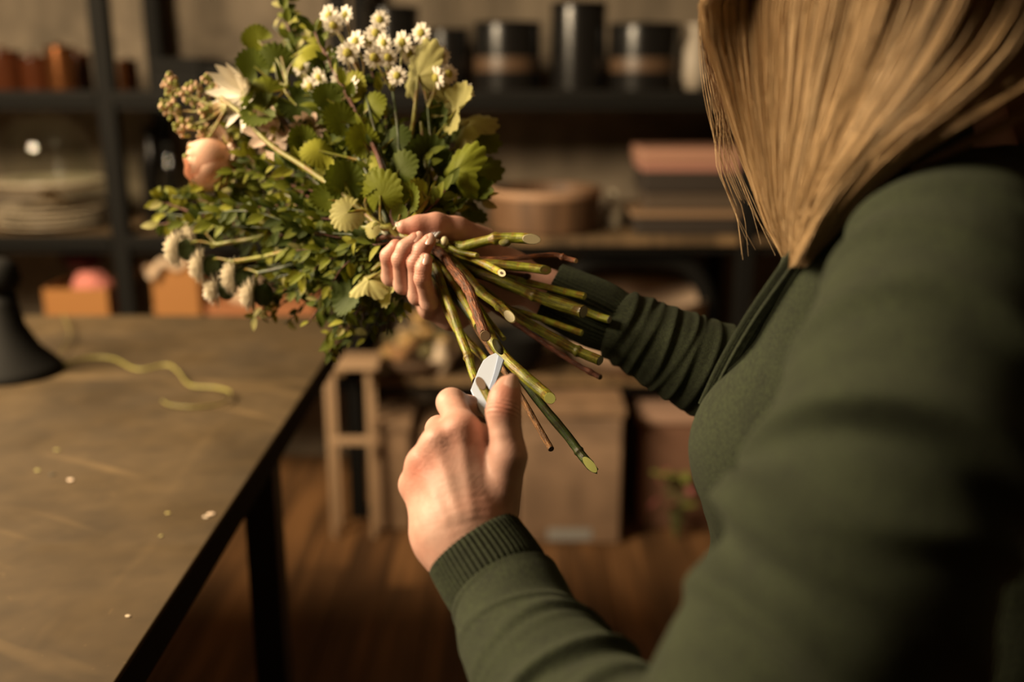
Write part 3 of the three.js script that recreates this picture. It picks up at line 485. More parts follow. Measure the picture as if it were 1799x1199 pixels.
const cardigan = (() => {
  const A = [
    [cap(P(1660, 500, 0.70), P(1600, 1000, 0.68), 0.085, 0.095), 0.05], [cap(P(1770, 500, 0.70), P(1760, 1000, 0.68), 0.08, 0.09), 0.06],
    [cap(P(1405, 690, 0.715), P(1570, 420, 0.665), 0.050, 0.052), 0.05], [ball(P(1331, 828, 0.715), 0.047, 0.052, 0.050), 0.055], [ball(P(1345, 800, 0.815), 0.048, 0.052, 0.05), 0.05], [cap(P(1420, 690, 0.80), P(1560, 420, 0.80), 0.05, 0.05), 0.05],
    [cap(P(1690, 440, 0.60), P(1620, 440, 0.85), 0.050, 0.052), 0.05], [cap(V(0.27, 1.0, -0.62), V(0.27, 1.0, -0.76), 0.105, 0.105), 0.08], [cap(V(0.30, 0.88, -0.61), V(0.30, 0.88, -0.77), 0.125, 0.125), 0.08], [cap(P(1600, 420, 0.85), P(1445, 745, 0.93), 0.052, 0.05), 0.04],
  ];
  const cutY = 0.80;
  const f = (x, y, z) => { let d = A[0][0](x, y, z); for (let q = 1; q < A.length; q++) d = smin(d, A[q][0](x, y, z), A[q][1]); d += 0.004 * (fbm(x * 22, y * 30, z * 22, 2) - 0.38) + 0.003 * Math.sin(y * 55 + 5 * fbm(x * 9, y * 5, z * 9, 2)); return Math.max(d, cutY - y); };
  const torso = surface(f, V(0.05, 0.77, -1.04), V(0.50, 1.46, -0.42), 0.006);
  const c = part(person, 'cardigan', torso, green, 'dark green knitted cardigan');
  // near sleeve: upper arm, then forearm, then ribbed cuff
  const ua = [[1722, 362, 0.585, 0.037], [1680, 462, 0.545, 0.056], [1630, 650, 0.505, 0.0645], [1560, 850, 0.485, 0.0640], [1476, 1040, 0.47, 0.0630], [1390, 1210, 0.468, 0.062], [1300, 1370, 0.472, 0.057], [1255, 1450, 0.475, 0.03]].map(([x, y, d, r]) => ({ p: P(x, y, d), r }));
  const ph = (a, k) => 0.012 * Math.sin(a + k) + 0.007 * Math.sin(2 * a + 1.7 * k);
  const foldsU = [[0.070, 0.008, 0.0050, 0.4], [0.112, 0.007, 0.0050, 2.0], [0.150, 0.008, 0.0060, 3.1], [0.200, 0.011, 0.0150, 3.6], [0.232, 0.007, 0.0050, 5], [0.264, 0.011, 0.0140, 1.2], [0.30, 0.008, 0.006, 2.5]];
  part(c, 'upper_sleeve', sweep(ua, { n: 150, radial: 72, up: V(0, 0, 1), disp: (s, a) => { let e = 0; for (const [s0, w, h, k] of foldsU) { const q = s - s0 - ph(a, k); e += h * (roll(q, w) - 0.35 * ridge(q - w * 1.4, w * 0.8)) * (0.7 + 0.3 * Math.sin(a * 2 + k)); } return e + 0.002 * (fbm(s * 30, Math.cos(a) * 2, Math.sin(a) * 2, 2) - 0.4); } }), green);
  const fa = [[885, 1038, 0.674, 0.0335], [888, 1044, 0.672, 0.0392], [897, 1060, 0.666, 0.0392], [922, 1128, 0.643, 0.0425], [1012, 1245, 0.588, 0.0465], [1110, 1345, 0.535, 0.0495], [1220, 1420, 0.49, 0.050], [1262, 1440, 0.478, 0.035]].map(([x, y, d, r]) => ({ p: P(x, y, d), r }));
  const foldsF = [[0.036, 0.004, 0.0012, 1], [0.066, 0.005, 0.0045, 2.4], [0.080, 0.0035, 0.0028, 3.0], [0.106, 0.007, 0.0065, 0.5], [0.132, 0.005, 0.0035, 4.1], [0.162, 0.008, 0.0065, 5.2], [0.195, 0.008, 0.006, 1.9]];
  part(c, 'forearm_sleeve', sweep(fa, { n: 150, radial: 80, up: V(0, 0, 1), disp: (s, a) => { let e = 0; for (const [s0, w, h, k] of foldsF) { const q = s - s0 - ph(a, k) * 0.8; e += h * (roll(q, w) - 0.35 * ridge(q - w * 1.3, w * 0.8)) * (0.6 + 0.4 * Math.sin(a + k)); } return e + 0.0016 * (fbm(s * 40, Math.cos(a) * 2, Math.sin(a) * 2, 2) - 0.4); } }), green);
  const ribs = (n, h) => (s, a, t) => h * (0.5 + 0.5 * Math.cos(a * n + 0.8 * Math.sin(t * 3))) * (t > 0.03 ? 1 : 0.6);
  part(c, 'cuff', sweep([[829, 954, 0.692, 0.0310], [831, 957, 0.6915, 0.0338], [850, 986, 0.686, 0.0352], [874, 1022, 0.678, 0.0355], [890, 1046, 0.671, 0.0335]].map(([x, y, d, r]) => ({ p: P(x, y, d), r })), { n: 40, radial: 520, up: V(0, 0, 1), disp: ribs(56, 0.0019), capA: false }), green, 'ribbed knit cuff at the knife hand');
  // far sleeve
  const rs = [[1078, 566, 0.925, 0.0265], [1086, 570, 0.924, 0.0325], [1140, 598, 0.924, 0.0375], [1200, 628, 0.925, 0.0425], [1270, 660, 0.928, 0.0475], [1350, 698, 0.93, 0.050], [1440, 738, 0.93, 0.048]].map(([x, y, d, r]) => ({ p: P(x, y, d), r }));
  const foldsR = []; { let s = 0.006, k = 0; while (s < 0.2) { foldsR.push([s, 0.0024 + 0.0016 * rnd(), rr(0.0012, 0.0026), k * 1.9]); s += rr(0.009, 0.015); k++; } }
  part(c, 'forearm_sleeve', sweep(rs, { n: 200, radial: 72, up: V(0, 0, 1), disp: (s, a) => { let e = 0; for (const [s0, w, h, k] of foldsR) { const q = s - s0 - 0.22 * ph(a, k); e += h * (ridge(q, w) - 0.7 * ridge(q - w * 1.6, w)) * (0.65 + 0.35 * Math.sin(a * 2 + k)); } return e; } }), green);
  part(c, 'cuff', sweep([[963, 511, 0.934, 0.0230], [965, 512, 0.934, 0.0262], [1000, 530, 0.931, 0.0285], [1050, 553, 0.927, 0.0300], [1084, 569, 0.925, 0.0275]].map(([x, y, d, r]) => ({ p: P(x, y, d), r })), { n: 36, radial: 440, up: V(0, 0, 1), disp: ribs(46, 0.0023), capA: false }), green, 'ribbed knit cuff at the bouquet hand');
  // front band with its rolled edge, running from the neck down the chest
  const bandPts = [[1700, 225, 0.62], [1600, 268, 0.60], [1505, 335, 0.615], [1440, 402, 0.635], [1385, 478, 0.665], [1326, 562, 0.695], [1280, 640, 0.715], [1245, 712, 0.735]];
  part(c, 'front_band', sweep(bandPts.map(([x, y, d]) => ({ p: P(x + 6, y + 4, d), r: 0.0022, ry: 0.011 })), { n: 70, radial: 14, up: V(-0.6, 0.4, 0.3) }), green);
  part(c, 'band_edge', sweep(bandPts.map(([x, y, d]) => ({ p: P(x, y, d - 0.006), r: 0.0016 })), { n: 90, radial: 9 }), green);
  return c;
})();
{ // trousers and shoes, below the frame
  const navy = mat(0.02, 0.022, 0.028, 0.9), leather = mat(0.03, 0.02, 0.014, 0.5);
  const leg = (s) => chain([[V(0.305, 0.86, -0.70 + s * 0.075), 0.10], [V(0.30, 0.48, -0.70 + s * 0.10), 0.065], [V(0.335, 0.085, -0.70 + s * 0.11), 0.052]], 0.03), l = [leg(1), leg(-1)], hip = cap(V(0.305, 0.88, -0.63), V(0.305, 0.88, -0.77), 0.115, 0.115);
  part(person, 'trousers', surface((x, y, z) => Math.max(0.05 - y, smin(hip(x, y, z), Math.min(l[0](x, y, z), l[1](x, y, z)), 0.04)), V(0.15, 0.03, -0.95), V(0.48, 1.02, -0.45), 0.011), navy);
  for (const s of [1, -1]) { const q = -0.70 + s * 0.11, u = cap(V(0.36, 0.045, q), V(0.20, 0.036, q + s * 0.015), 0.046, 0.040); part(person, 'shoe', surface((x, y, z) => Math.max(0.002 - y, u(x, y, z)), V(0.12, -0.02, q - 0.09), V(0.44, 0.13, q + 0.09), 0.007), leather); }
}
{ // ---- hair: a core plus locks and loose strands
  const hairMats = [[0.44, 0.295, 0.155], [0.385, 0.25, 0.125], [0.495, 0.345, 0.195]].map(([r, g, b]) => mat(r, g, b, 0.42, { specularIntensity: 0.7 }));
  const G = [ // guides from the face side to the back of the head, each root to tip
    [[1330, -330, 0.62], [1330, -170, 0.575], [1232, 0, 0.625], [1262, 130, 0.675], [1305, 265, 0.71], [1345, 375, 0.725], [1392, 448, 0.72]],
    [[1390, -420, 0.57], [1340, -160, 0.60], [1318, 0, 0.63], [1325, 150, 0.65], [1345, 285, 0.665], [1365, 385, 0.675], [1394, 452, 0.69]],
    [[1480, -450, 0.53], [1450, -160, 0.54], [1430, 0, 0.565], [1410, 150, 0.59], [1395, 280, 0.61], [1390, 380, 0.635], [1397, 455, 0.66]],
    [[1580, -430, 0.51], [1580, -160, 0.505], [1560, 0, 0.525], [1505, 150, 0.545], [1455, 275, 0.57], [1420, 370, 0.60], [1402, 450, 0.64]],
    [[1690, -380, 0.52], [1715, -150, 0.50], [1690, 0, 0.51], [1610, 140, 0.52], [1525, 258, 0.537], [1455, 358, 0.575], [1408, 445, 0.62]],
    [[1760, -330, 0.54], [1830, -120, 0.51], [1820, 20, 0.51], [1720, 150, 0.505], [1600, 245, 0.52], [1500, 335, 0.562], [1425, 425, 0.615]],
    [[1800, -280, 0.57], [1920, -60, 0.535], [1900, 60, 0.53], [1800, 160, 0.505], [1670, 230, 0.515], [1550, 305, 0.555], [1450, 400, 0.61]],
  ].map((g, i) => { const th = (52 - i * 20) * Math.PI / 180; return [hp(0.012, 0.142, 0.02 - 0.012 * i), hp(0.094 * Math.cos(th) + 0.006, 0.055, 0.108 * Math.sin(th) - 0.012), ...g.slice(1).map(([x, y, d]) => P(x, y, d))]; });
  const lerpG = (u, k) => { const x = u * (G.length - 1), i = Math.min(G.length - 2, Math.floor(x)); return G[i][k].clone().lerp(G[i + 1][k], x - i); };
  const hair = part(person, 'hair', (() => { // core: a thick folded sheet just under the strands
    const pos = [], idx = [], nu = 60, nv = 26, uvs = [];
    const pt = (u, v, back) => { const c = new THREE.CatmullRomCurve3(Array.from({ length: 8 }, (_, k) => lerpG(u, k))); const p = c.getPoint(v), out = p.clone().sub(CAM).normalize(); return p.addScaledVector(out, back ? 0.045 * Math.sin(Math.PI * Math.min(1, 0.12 + u * 0.88)) * (1 - 0.75 * v) + 0.011 : 0.0075 + 0.006 * (noise(u * 34, v * 1.3, 4) - 0.5)); };
    for (const bk of [0, 1]) for (let i = 0; i <= nu; i++) for (let q = 0; q <= nv; q++) { const p = pt(i / nu, q / nv, bk); pos.push(p.x, p.y, p.z); uvs.push(i / nu, q / nv); }
    const w = nv + 1, o = (nu + 1) * w; for (let i = 0; i < nu; i++) for (let q = 0; q < nv; q++) { const a = i * w + q; idx.push(a, a + 1, a + w, a + 1, a + w + 1, a + w, o + a, o + a + w, o + a + 1, o + a + 1, o + a + w, o + a + w + 1); }
    for (let i = 0; i < nu; i++) for (const q of [0, nv]) { const a = i * w + q; q ? idx.push(a, o + a, a + w, a + w, o + a, o + a + w) : idx.push(a, a + w, o + a, a + w, o + a + w, o + a); }
    for (let q = 0; q < nv; q++) for (const i of [0, nu]) { const a = i * w + q; i ? idx.push(a, a + 1, o + a, a + 1, o + a + 1, o + a) : idx.push(a, o + a, a + 1, a + 1, o + a, o + a + 1); }
    const g = new THREE.BufferGeometry(); g.setAttribute('position', new THREE.Float32BufferAttribute(pos, 3)); g.setAttribute('uv', new THREE.Float32BufferAttribute(uvs, 2)); g.setIndex(idx); g.computeVertexNormals();
    // cap of hair over the skull
    const sk = ball(hp(0, 0.035, -0.02), 0.088, 0.102, 0.104, headQ), faceCut = ball(hp(0, -0.05, 0.12), 0.058, 0.10, 0.075, headQ), nape = cap(hp(0, 0.0, -0.06), V(0.36, 1.40, -0.71), 0.075, 0.05), far = cap(hp(-0.07, 0.02, -0.01), hp(-0.075, -0.20, 0.02), 0.035, 0.022);
    const ff = (x, y, z) => { let d = smin(sk(x, y, z), nape(x, y, z), 0.04); d = smin(d, far(x, y, z), 0.03); return Math.max(d, -faceCut(x, y, z)) + 0.0022 * (noise((x + z) * 150, y * 12, (x - z) * 60) - 0.5); };
    return merge([g, surface(ff, V(0.00, 1.25, -0.90), V(0.46, 1.80, -0.48), 0.005)]);
  })(), hairMats[1], 'long straight blonde hair');
  const strandSets = [[], [], []];
  const strand = (pts, r, set) => strandSets[set].push(sweep(pts.map((p, k) => ({ p, r: r * (k === pts.length - 1 ? 0.3 : 1) })), { n: 16, radial: 3, capA: false, capB: false }));
  for (let i = 0; i < 3000; i++) {
    const clump = Math.pow(hash3(Math.floor(rnd() * 30), 5, 1), 0.9) + rr(-0.012, 0.012), u = Math.max(0, Math.min(1, rnd() < 0.4 ? clump : rnd())), layer = rr(-0.006, 0.012) + 0.010 * (noise(u * 34, 0.6, 4) - 0.5), set = Math.floor((noise(u * 40, 3) * 0.7 + rnd() * 0.6) * 2.4) % 3, s1 = rr(-1, 1), s2 = rr(-1, 1);
    strand(Array.from({ length: 8 }, (_, k) => { const p = lerpG(u, k), out = p.clone().sub(CAM).normalize(), q = k / 7; return p.addScaledVector(out, layer * (1 - 0.4 * q)).add(V(0.0022 * s1 * Math.sin(k * 1.3 + s2 * 3) + 0.004 * s2 * q, 0.008 * s1 * q * q * q, 0)); }), rr(0.00022, 0.0006), set);
  }
  for (let i = 0; i < 60; i++) { // fly-aways along the face side
    const dx = -rr(0, 1) * rr(0, 40) + 8, b = rr(-30, 30), c = rr(-26, 26), end = rr(3.2, 6);
    const base = [[1335, -190, 0.60], [1240, -40, 0.66], [1245 + dx * 0.6, 90, 0.735], [1268 + dx, 190 + b * 0.3, 0.74], [1290 + dx * 1.2 + c, 290 + b * 0.4, 0.745], [1318 + dx * 1.4 + c, 360 + b * 0.5, 0.745], [1350 + dx * 1.2 + c * 2, 430 + b, 0.74]].slice(0, Math.max(4, Math.round(end) + 1));
    strand(base.map(([x, y, d]) => P(x, y, d)), rr(0.00015, 0.0003), i % 3);
  }
  for (let i = 0; i < 90; i++) { const o = rr(-1, 1); strand([[1990, 60, 0.53], [1890, 140, 0.525], [1790, 205, 0.525], [1690, 256, 0.535], [1600, 302, 0.56]].map(([x, y, d], k) => P(x + o * 3, y + o * (10 - k * 1.4), d + rr(-0.004, 0.004))), rr(0.0005, 0.001), i % 3); }
  strandSets.forEach((l, k) => { const g = merge(l); stuff(part(hair, 'hair_strands', g, hairMats[k])); });
}
// ---------------------------------------------------------------- the bouquet: every stem with its own head
const leafBump = texture(256, (u, v) => { const r = Math.abs(((u * 16 + v * 3) % 1) - 0.5) * 2; return 0.3 + 0.35 * r + 0.5 * (fbm(u * 20, v * 20, 7, 3) - 0.45); });
const leafMat = (r, g, b) => new THREE.MeshPhysicalMaterial({ color: lin(r, g, b), roughness: 0.62, transmission: 0.32, thickness: 0, side: THREE.DoubleSide, specularIntensity: 0.3, bumpMap: leafBump, bumpScale: 0.0002 });
const LEAF = [leafMat(0.180, 0.205, 0.012), leafMat(0.090, 0.118, 0.009), leafMat(0.30, 0.30, 0.026), leafMat(0.058, 0.084, 0.011), leafMat(0.46, 0.43, 0.16), leafMat(0.13, 0.158, 0.011)];
const grid = (nu, nv, fn) => { const pos = [], uv = [], idx = []; for (let i = 0; i <= nu; i++) for (let j = 0; j <= nv; j++) { const p = fn(i / nu, j / nv); pos.push(p[0], p[1], p[2]); uv.push(i / nu, j / nv); } const w = nv + 1; for (let i = 0; i < nu; i++) for (let j = 0; j < nv; j++) { const a = i * w + j; idx.push(a, a + w, a + 1, a + 1, a + w, a + w + 1); } const g = new THREE.BufferGeometry(); g.setAttribute('position', new THREE.Float32BufferAttribute(pos, 3)); g.setAttribute('uv', new THREE.Float32BufferAttribute(uv, 2)); g.setIndex(idx); g.computeVertexNormals(); return g; };
// leaves grow along +y from the origin, upper side +z, unit length
const ovalLeaf = (w, bend, fold) => grid(4, 5, (u, v) => { const s = (u - 0.5) * 2, y = v, q = Math.pow(Math.sin(Math.PI * Math.min(0.985, Math.max(0.03, Math.pow(v, 0.85)))), 0.72); return [s * w * q, y - 0.0 * s, fold * Math.abs(s) * q * w - bend * v * v]; });
const lobedLeaf = (lobes, deep, teeth, cup, veins) => grid(72, 5, (u, v) => { const a = (u - 0.5) * 2 * 2.75, L = Math.cos(a * lobes / 5.5 * Math.PI * 1.0), R = 0.55 * (1 - deep * 0.5 + deep * 0.5 * L) * (1 + (0.15 * Math.abs(Math.sin(a * teeth)) - 0.09) * Math.pow(v, 5)) * (1 - 0.16 * Math.pow(Math.abs(a) / 2.75, 3)), r = v * R, z = cup * v * v * 0.42 + veins * v * Math.cos(a * lobes / 5.5 * Math.PI * 2) - 0.06 * v * v * Math.sin(a * 3 + 1); return [Math.sin(a) * r, 0.18 + Math.cos(a) * r, z]; });
const OVAL = [ovalLeaf(0.27, 0.18, 0.28), ovalLeaf(0.31, 0.05, 0.4), ovalLeaf(0.23, 0.3, 0.15)];
const LOBED = [lobedLeaf(5, 0.40, 9, 0.4, 0.022), lobedLeaf(5, 0.36, 9, -0.5, 0.026), lobedLeaf(3, 0.16, 10, 0.35, 0.014), lobedLeaf(3, 0.12, 10, -0.3, 0.016)];
const orient = (dir, nrm) => { const y = dir.clone().normalize(), z = nrm.clone().addScaledVector(y, -nrm.dot(y)); if (z.lengthSq() < 1e-6) z.set(0.3, 0.5, 0.8).addScaledVector(y, -y.dot(V(0.3, 0.5, 0.8))); z.normalize(); const x = y.clone().cross(z); return new THREE.Quaternion().setFromRotationMatrix(new THREE.Matrix4().makeBasis(x, y, z)); };
const rdir = () => { const a = rr(0, 6.283), z = rr(-1, 1), s = Math.sqrt(1 - z * z); return V(s * Math.cos(a), s * Math.sin(a), z); };
const stemMap = texture(256, (u, v) => { const s = fbm(u * 30, v * 2.5, 3, 3), b = fbm(u * 3, v * 7, 9, 4), k = fbm(u * 40, v * 40, 5, 2), t = 0.80 + 0.75 * (s - 0.45) + 0.3 * (k - 0.4), q = Math.max(0, b - 0.50) * 2.6; return [t * (1 - 0.12 * q), t * (1 - 0.5 * q), t * (1 - 0.4 * q)]; }, { srgb: true, repeat: [38, 22] });
const barkMap = texture(256, (u, v) => { const s = fbm(u * 26, v * 6, 3, 4), k = noise(u * 60, v * 60, 2), t = 0.75 + 1.0 * (s - 0.45) + (k > 0.86 ? 0.35 : 0); return [t, t * 0.95, t * 0.9]; }, { srgb: true, repeat: [38, 26] });
const stemGrain = texture(256, (u, v) => 0.5 + 0.6 * (fbm(u * 40, v * 4, 3, 3) - 0.45) + 0.35 * (fbm(u * 90, v * 60, 5, 2) - 0.4), { repeat: [40, 30] });
const smat = (r, g, b, ro, bk) => mat(r, g, b, ro, { map: bk ? barkMap : stemMap, bumpMap: stemGrain, bumpScale: bk ? 0.0016 : 0.0006 });
const stemMat = { green: smat(0.34, 0.36, 0.03, 0.42), olive: smat(0.16, 0.158, 0.018, 0.33), lime: smat(0.54, 0.53, 0.055, 0.5), dark: smat(0.060, 0.095, 0.016, 0.5), brown: smat(0.26, 0.085, 0.022, 0.6, 1), tan: smat(0.30, 0.15, 0.05, 0.6, 1), twig: smat(0.17, 0.052, 0.024, 0.6, 1), pale: smat(0.44, 0.42, 0.09, 0.5) };
const cutMat = { white: mat(0.72, 0.66, 0.42, 0.6), grey: mat(0.24, 0.24, 0.19, 0.7), green: mat(0.40, 0.42, 0.12, 0.5), wood: mat(0.52, 0.37, 0.20, 0.7), brown: mat(0.085, 0.045, 0.018, 0.6) };
const Z1 = (x, y, d) => P(640 + x / 3.746, 360 + y / 3.746, d), Z2 = (x, y, d) => P(660 + x / 2.855, 600 + y / 2.855, d);
// tail: [zoomed points], depth at grip and end; w in zoomed pixels
function tailPts(z, pts, d0, d1) { const f = z === 1 ? Z1 : Z2, n = pts.length - 1; return pts.map(([x, y], i) => f(x, y, d0 + (d1 - d0) * Math.pow(i / n, 0.9))); }
function stemGeom(pts, r0, r1, { bark = 0, nodes = [], cut = 0, ridges = 0 } = {}) {
  const n = Math.max(30, pts.length * 14), len = new THREE.CatmullRomCurve3(pts, false, 'centripetal').getLength(), ext = r1 * cut * 1.1;
  const last = pts[pts.length - 1], tan = last.clone().sub(pts[pts.length - 2]).normalize(), all = pts.slice(); if (cut) all[all.length - 1] = last.clone().addScaledVector(tan, ext);
  const sd = rnd() * 50;
  const g = sweep(all.map((p, i) => ({ p, r: r0 + (r1 - r0) * i / (all.length - 1) })), { n, radial: 14, disp: (s, a, t) => { let e = bark * (fbm(s * 260 + sd, Math.cos(a) * 1.5, Math.sin(a) * 1.5, 3) - 0.45) * r1 * 2 + ridges * r1 * Math.cos(a * 6); for (const [t0, w, h] of nodes) e += h * r1 * ridge(t - t0, w); return e + r1 * 0.12 * (noise(s * 60 + sd, 2) - 0.5); } });
  const toC = CAM.clone().sub(last).normalize(), nrm = tan.clone().addScaledVector(toC.addScaledVector(tan, -toC.dot(tan)).normalize(), cut).normalize();
  const p = g.attributes.position; for (let i = 0; i < p.count; i++) { const v = V(p.getX(i), p.getY(i), p.getZ(i)); if (v.distanceTo(last) > r1 * 6 + ext) continue; const d = v.clone().sub(last).dot(nrm); if (d > 0) { v.addScaledVector(tan, -d / tan.dot(nrm)); p.setXYZ(i, v.x, v.y, v.z); } }
  g.computeVertexNormals();
  const y = tan.clone().addScaledVector(nrm, -tan.dot(nrm)); if (y.lengthSq() < 1e-8) y.copy(V(0.2, 1, 0.1)).addScaledVector(nrm, -nrm.dot(V(0.2, 1, 0.1))); y.normalize(); const x = nrm.clone().cross(y);
  const disc = new THREE.CylinderGeometry(0.90 * r1, 0.93 * r1, 0.0005, 22); disc.applyMatrix4(new THREE.Matrix4().makeBasis(x, nrm, y.clone().multiplyScalar(Math.sqrt(1 + cut * cut)))); disc.translate(last.x + nrm.x * 0.0002, last.y + nrm.y * 0.0002, last.z + nrm.z * 0.0002);
  const pith = new THREE.CylinderGeometry(0.36 * r1, 0.36 * r1, 0.0007, 14); pith.applyMatrix4(new THREE.Matrix4().makeBasis(x, nrm, y.clone().multiplyScalar(Math.sqrt(1 + cut * cut)))); pith.translate(last.x + nrm.x * 0.0003, last.y + nrm.y * 0.0003, last.z + nrm.z * 0.0003);
  return [g, disc, pith];
}
const BGRP = 'cut stems of the bouquet';
function bouquetStem({ name, label, cat, z, pts, w, d0 = 0.893, d1, m, m2, cut = 0, face = 'green', head = [], hr = 0.0022, bark = 0.05, nodes = [], ridges = 0, pith }) {
  const tail = tailPts(z, pts, d0, d1), r = w / 2 / (z === 1 ? 3.746 : 2.855) * d1 / F;
  const o = thing(name, label, cat, tail[0].clone(), BGRP), k = used[name];
  const gp = P(738 + rr(-10, 12), 436 + rr(-14, 16), 0.904 + rr(-0.008, 0.008)), gp2 = P(700 + rr(-8, 8), 415 + rr(-12, 14), 0.918 + rr(-0.01, 0.01));
  const [g, disc, pi] = stemGeom([gp, ...tail], Math.min(r, 0.0045), r, { bark, nodes, cut, ridges });
  const s = part(o, 'stem', g, stemMat[m]); part(s, 'cut_face', disc, cutMat[face]); if (pith) part(s, 'pith', pi, cutMat[pith]);
  const joint = head.length ? head[0] : P(640, 380, 0.95);
  const up = part(o, 'upper_stem', tube([gp, gp2, gp2.clone().lerp(joint, 0.5).add(V(0, 0.004, 0)), ...(head.length ? head : [joint])], Math.min(r, 0.0034), hr, 8, 34), stemMat[m2 ?? m]);
  o.userData.tip = undefined; delete o.userData.tip;
  return o;
}
// ---- heads
const petalMat = { white: new THREE.MeshPhysicalMaterial({ color: lin(0.82, 0.76, 0.64), roughness: 0.7, transmission: 0.15, thickness: 0, side: THREE.DoubleSide }), peach: new THREE.MeshPhysicalMaterial({ color: lin(0.84, 0.53, 0.38), roughness: 0.65, transmission: 0.2, thickness: 0, side: THREE.DoubleSide }), yellow: new THREE.MeshPhysicalMaterial({ color: lin(0.62, 0.42, 0.14), roughness: 0.65, transmission: 0.2, thickness: 0, side: THREE.DoubleSide }), blush: new THREE.MeshPhysicalMaterial({ color: lin(0.68, 0.50, 0.38), roughness: 0.7, transmission: 0.25, thickness: 0, side: THREE.DoubleSide }) };
const discMat = mat(0.36, 0.32, 0.05, 0.8), calyxMat = mat(0.045, 0.075, 0.018, 0.7), budMat = mat(0.55, 0.36, 0.22, 0.7), budGreen = mat(0.26, 0.27, 0.05, 0.7);
const daisyPetals = (() => { const l = []; for (let i = 0; i < 15; i++) { const g = ovalLeaf(0.30, 0.12, 0.1).clone(); g.scale(0.0056, 0.0060, 0.0056); g.translate(0, 0.0026, 0); g.rotateX(0.16 * Math.sin(i * 2.3)); g.rotateZ(i / 15 * 6.2832); l.push(g); } return merge(l); })();
const daisyDisc = new THREE.SphereGeometry(0.0034, 12, 8).scale(1, 1, 0.62);
const mumPetals = (() => { const l = []; for (let k = 0; k < 6; k++) { const m = 22 - k * 3; for (let i = 0; i < m; i++) { const g = ovalLeaf(0.27, k < 2 ? 0.02 : 0.25, 0.12).clone(), s = 0.0190 * (1 - 0.09 * k); g.scale(s, s, s); g.rotateX(0.05 + 0.25 * k + 0.1 * Math.sin(i * 2.1)); g.translate(0, 0.0028, 0.0012 * k); g.rotateZ((i + k * 0.5) / m * 6.2832); l.push(g); } } return merge(l); })();
const mumCalyx = new THREE.SphereGeometry(0.012, 16, 10).scale(1, 1, 0.8).translate(0, 0, -0.0085);
function daisy(o, p, n) { const q = orient(V(rr(-0.3, 0.3), 1, rr(-0.3, 0.3)), n), s = rr(1.1, 1.42), d = place(o, 'flower_disc', daisyDisc, discMat, p, q, s), pt = new THREE.Mesh(daisyPetals, petalMat.white); pt.name = 'petals'; pt.castShadow = pt.receiveShadow = true; d.add(pt); }
function spray(o, joint, heads) { for (const [x, y, d, tiny] of heads) { const p = P(x, y, d), j = joint.clone().lerp(p, 0.15); part(o, 'flower_stalk', tube([joint, j.lerp(p, 0.4).add(V(rr(-0.006, 0.006), -0.004, rr(-0.004, 0.004))), p], 0.0011, 0.0008, 6, 12), stemMat.pale); daisy(o, p.clone().add(V(0, 0, 0.001)), V(rr(-0.7, 0.5), rr(0.1, 0.9), rr(0.35, 1))); } }
function bigLeaf(o, joint, px, py, d, size, dir, nrm, tone, kind, petiole = 0.0013, pm = 'green') {
  const s = size * d / F, D = V(dir[0], dir[1], dir[2]).normalize(), b = P(px, py, d).addScaledVector(D, -0.18 * s);
  part(o, 'petiole', tube([joint, joint.clone().lerp(b, 0.55).addScaledVector(D, -0.12 * s), b.clone().addScaledVector(D, 0.2 * s)], petiole * 1.2, petiole * 0.8, 6, 14), stemMat[pm]);
  return place(o, 'leaf', LOBED[kind], LEAF[tone], b, orient(D, V(...nrm)), s);
}
const joints = {
  A: [P(655, 215, 0.955), P(636, 140, 0.985)], B: [P(700, 240, 0.95), P(690, 160, 0.975)], C: [P(755, 290, 0.945), P(752, 190, 0.975)], D: [P(610, 240, 0.96), P(585, 180, 0.99)],
};
let o;
o = bouquetStem({ name: 'leafy_branch', label: 'thick knobbly green stem with slanted white cut, bearing pale lobed leaves', cat: 'foliage', z: 1, pts: [[560, 268], [640, 276], [760, 248], [870, 222], [1010, 218], [1100, 226]], w: 70, d0: 0.895, d1: 0.865, m: 'green', m2: 'olive', cut: 1.6, face: 'white', bark: 0.10, nodes: [[0.66, 0.03, 0.35], [0.3, 0.012, 0.18]], head: [P(750, 330, 0.935), P(745, 270, 0.955), P(740, 215, 0.97)], hr: 0.0018 });
part(o, 'side_bud', new THREE.SphereGeometry(0.0042, 12, 8).scale(1.3, 0.8, 1).translate(...Z1(925, 250, 0.866).toArray()), stemMat.green);
bigLeaf(o, P(716, 262, 0.95), 735, 135, 0.975, 118, [0.08, 1, 0.05], [-0.55, 0.1, 0.8], 4, 1, 0.0021, 'pale');
bigLeaf(o, P(745, 270, 0.955), 800, 195, 0.975, 96, [0.6, 0.75, 0.1], [-0.5, 0.5, 0.7], 4, 0);
bigLeaf(o, P(745, 270, 0.955), 822, 215, 0.985, 92, [0.9, 0.3, 0], [-0.2, 0.8, 0.6], 4, 1);
bigLeaf(o, P(745, 300, 0.95), 830, 245, 1.0, 96, [0.85, 0.2, -0.2], [0.1, 0.6, 0.8], 5, 1);
bigLeaf(o, P(745, 290, 0.955), 765, 225, 0.985, 84, [0.2, 1, -0.1], [-0.2, 0.3, 0.9], 3, 0);
o = bouquetStem({ name: 'leafy_branch', label: 'pale green stem with a hollow white end, bearing large dark lobed leaves', cat: 'foliage', z: 1, pts: [[590, 318], [720, 358], [800, 395], [880, 436], [905, 450]], w: 50, d1: 0.845, m: 'lime', cut: 0.9, face: 'white', pith: 'brown', head: [P(745, 360, 0.925), P(765, 320, 0.94)], hr: 0.0018 });
bigLeaf(o, P(765, 330, 0.935), 800, 300, 0.935, 108, [0.5, 0.85, 0.1], [-0.6, 0.2, 0.75], 0, 1);
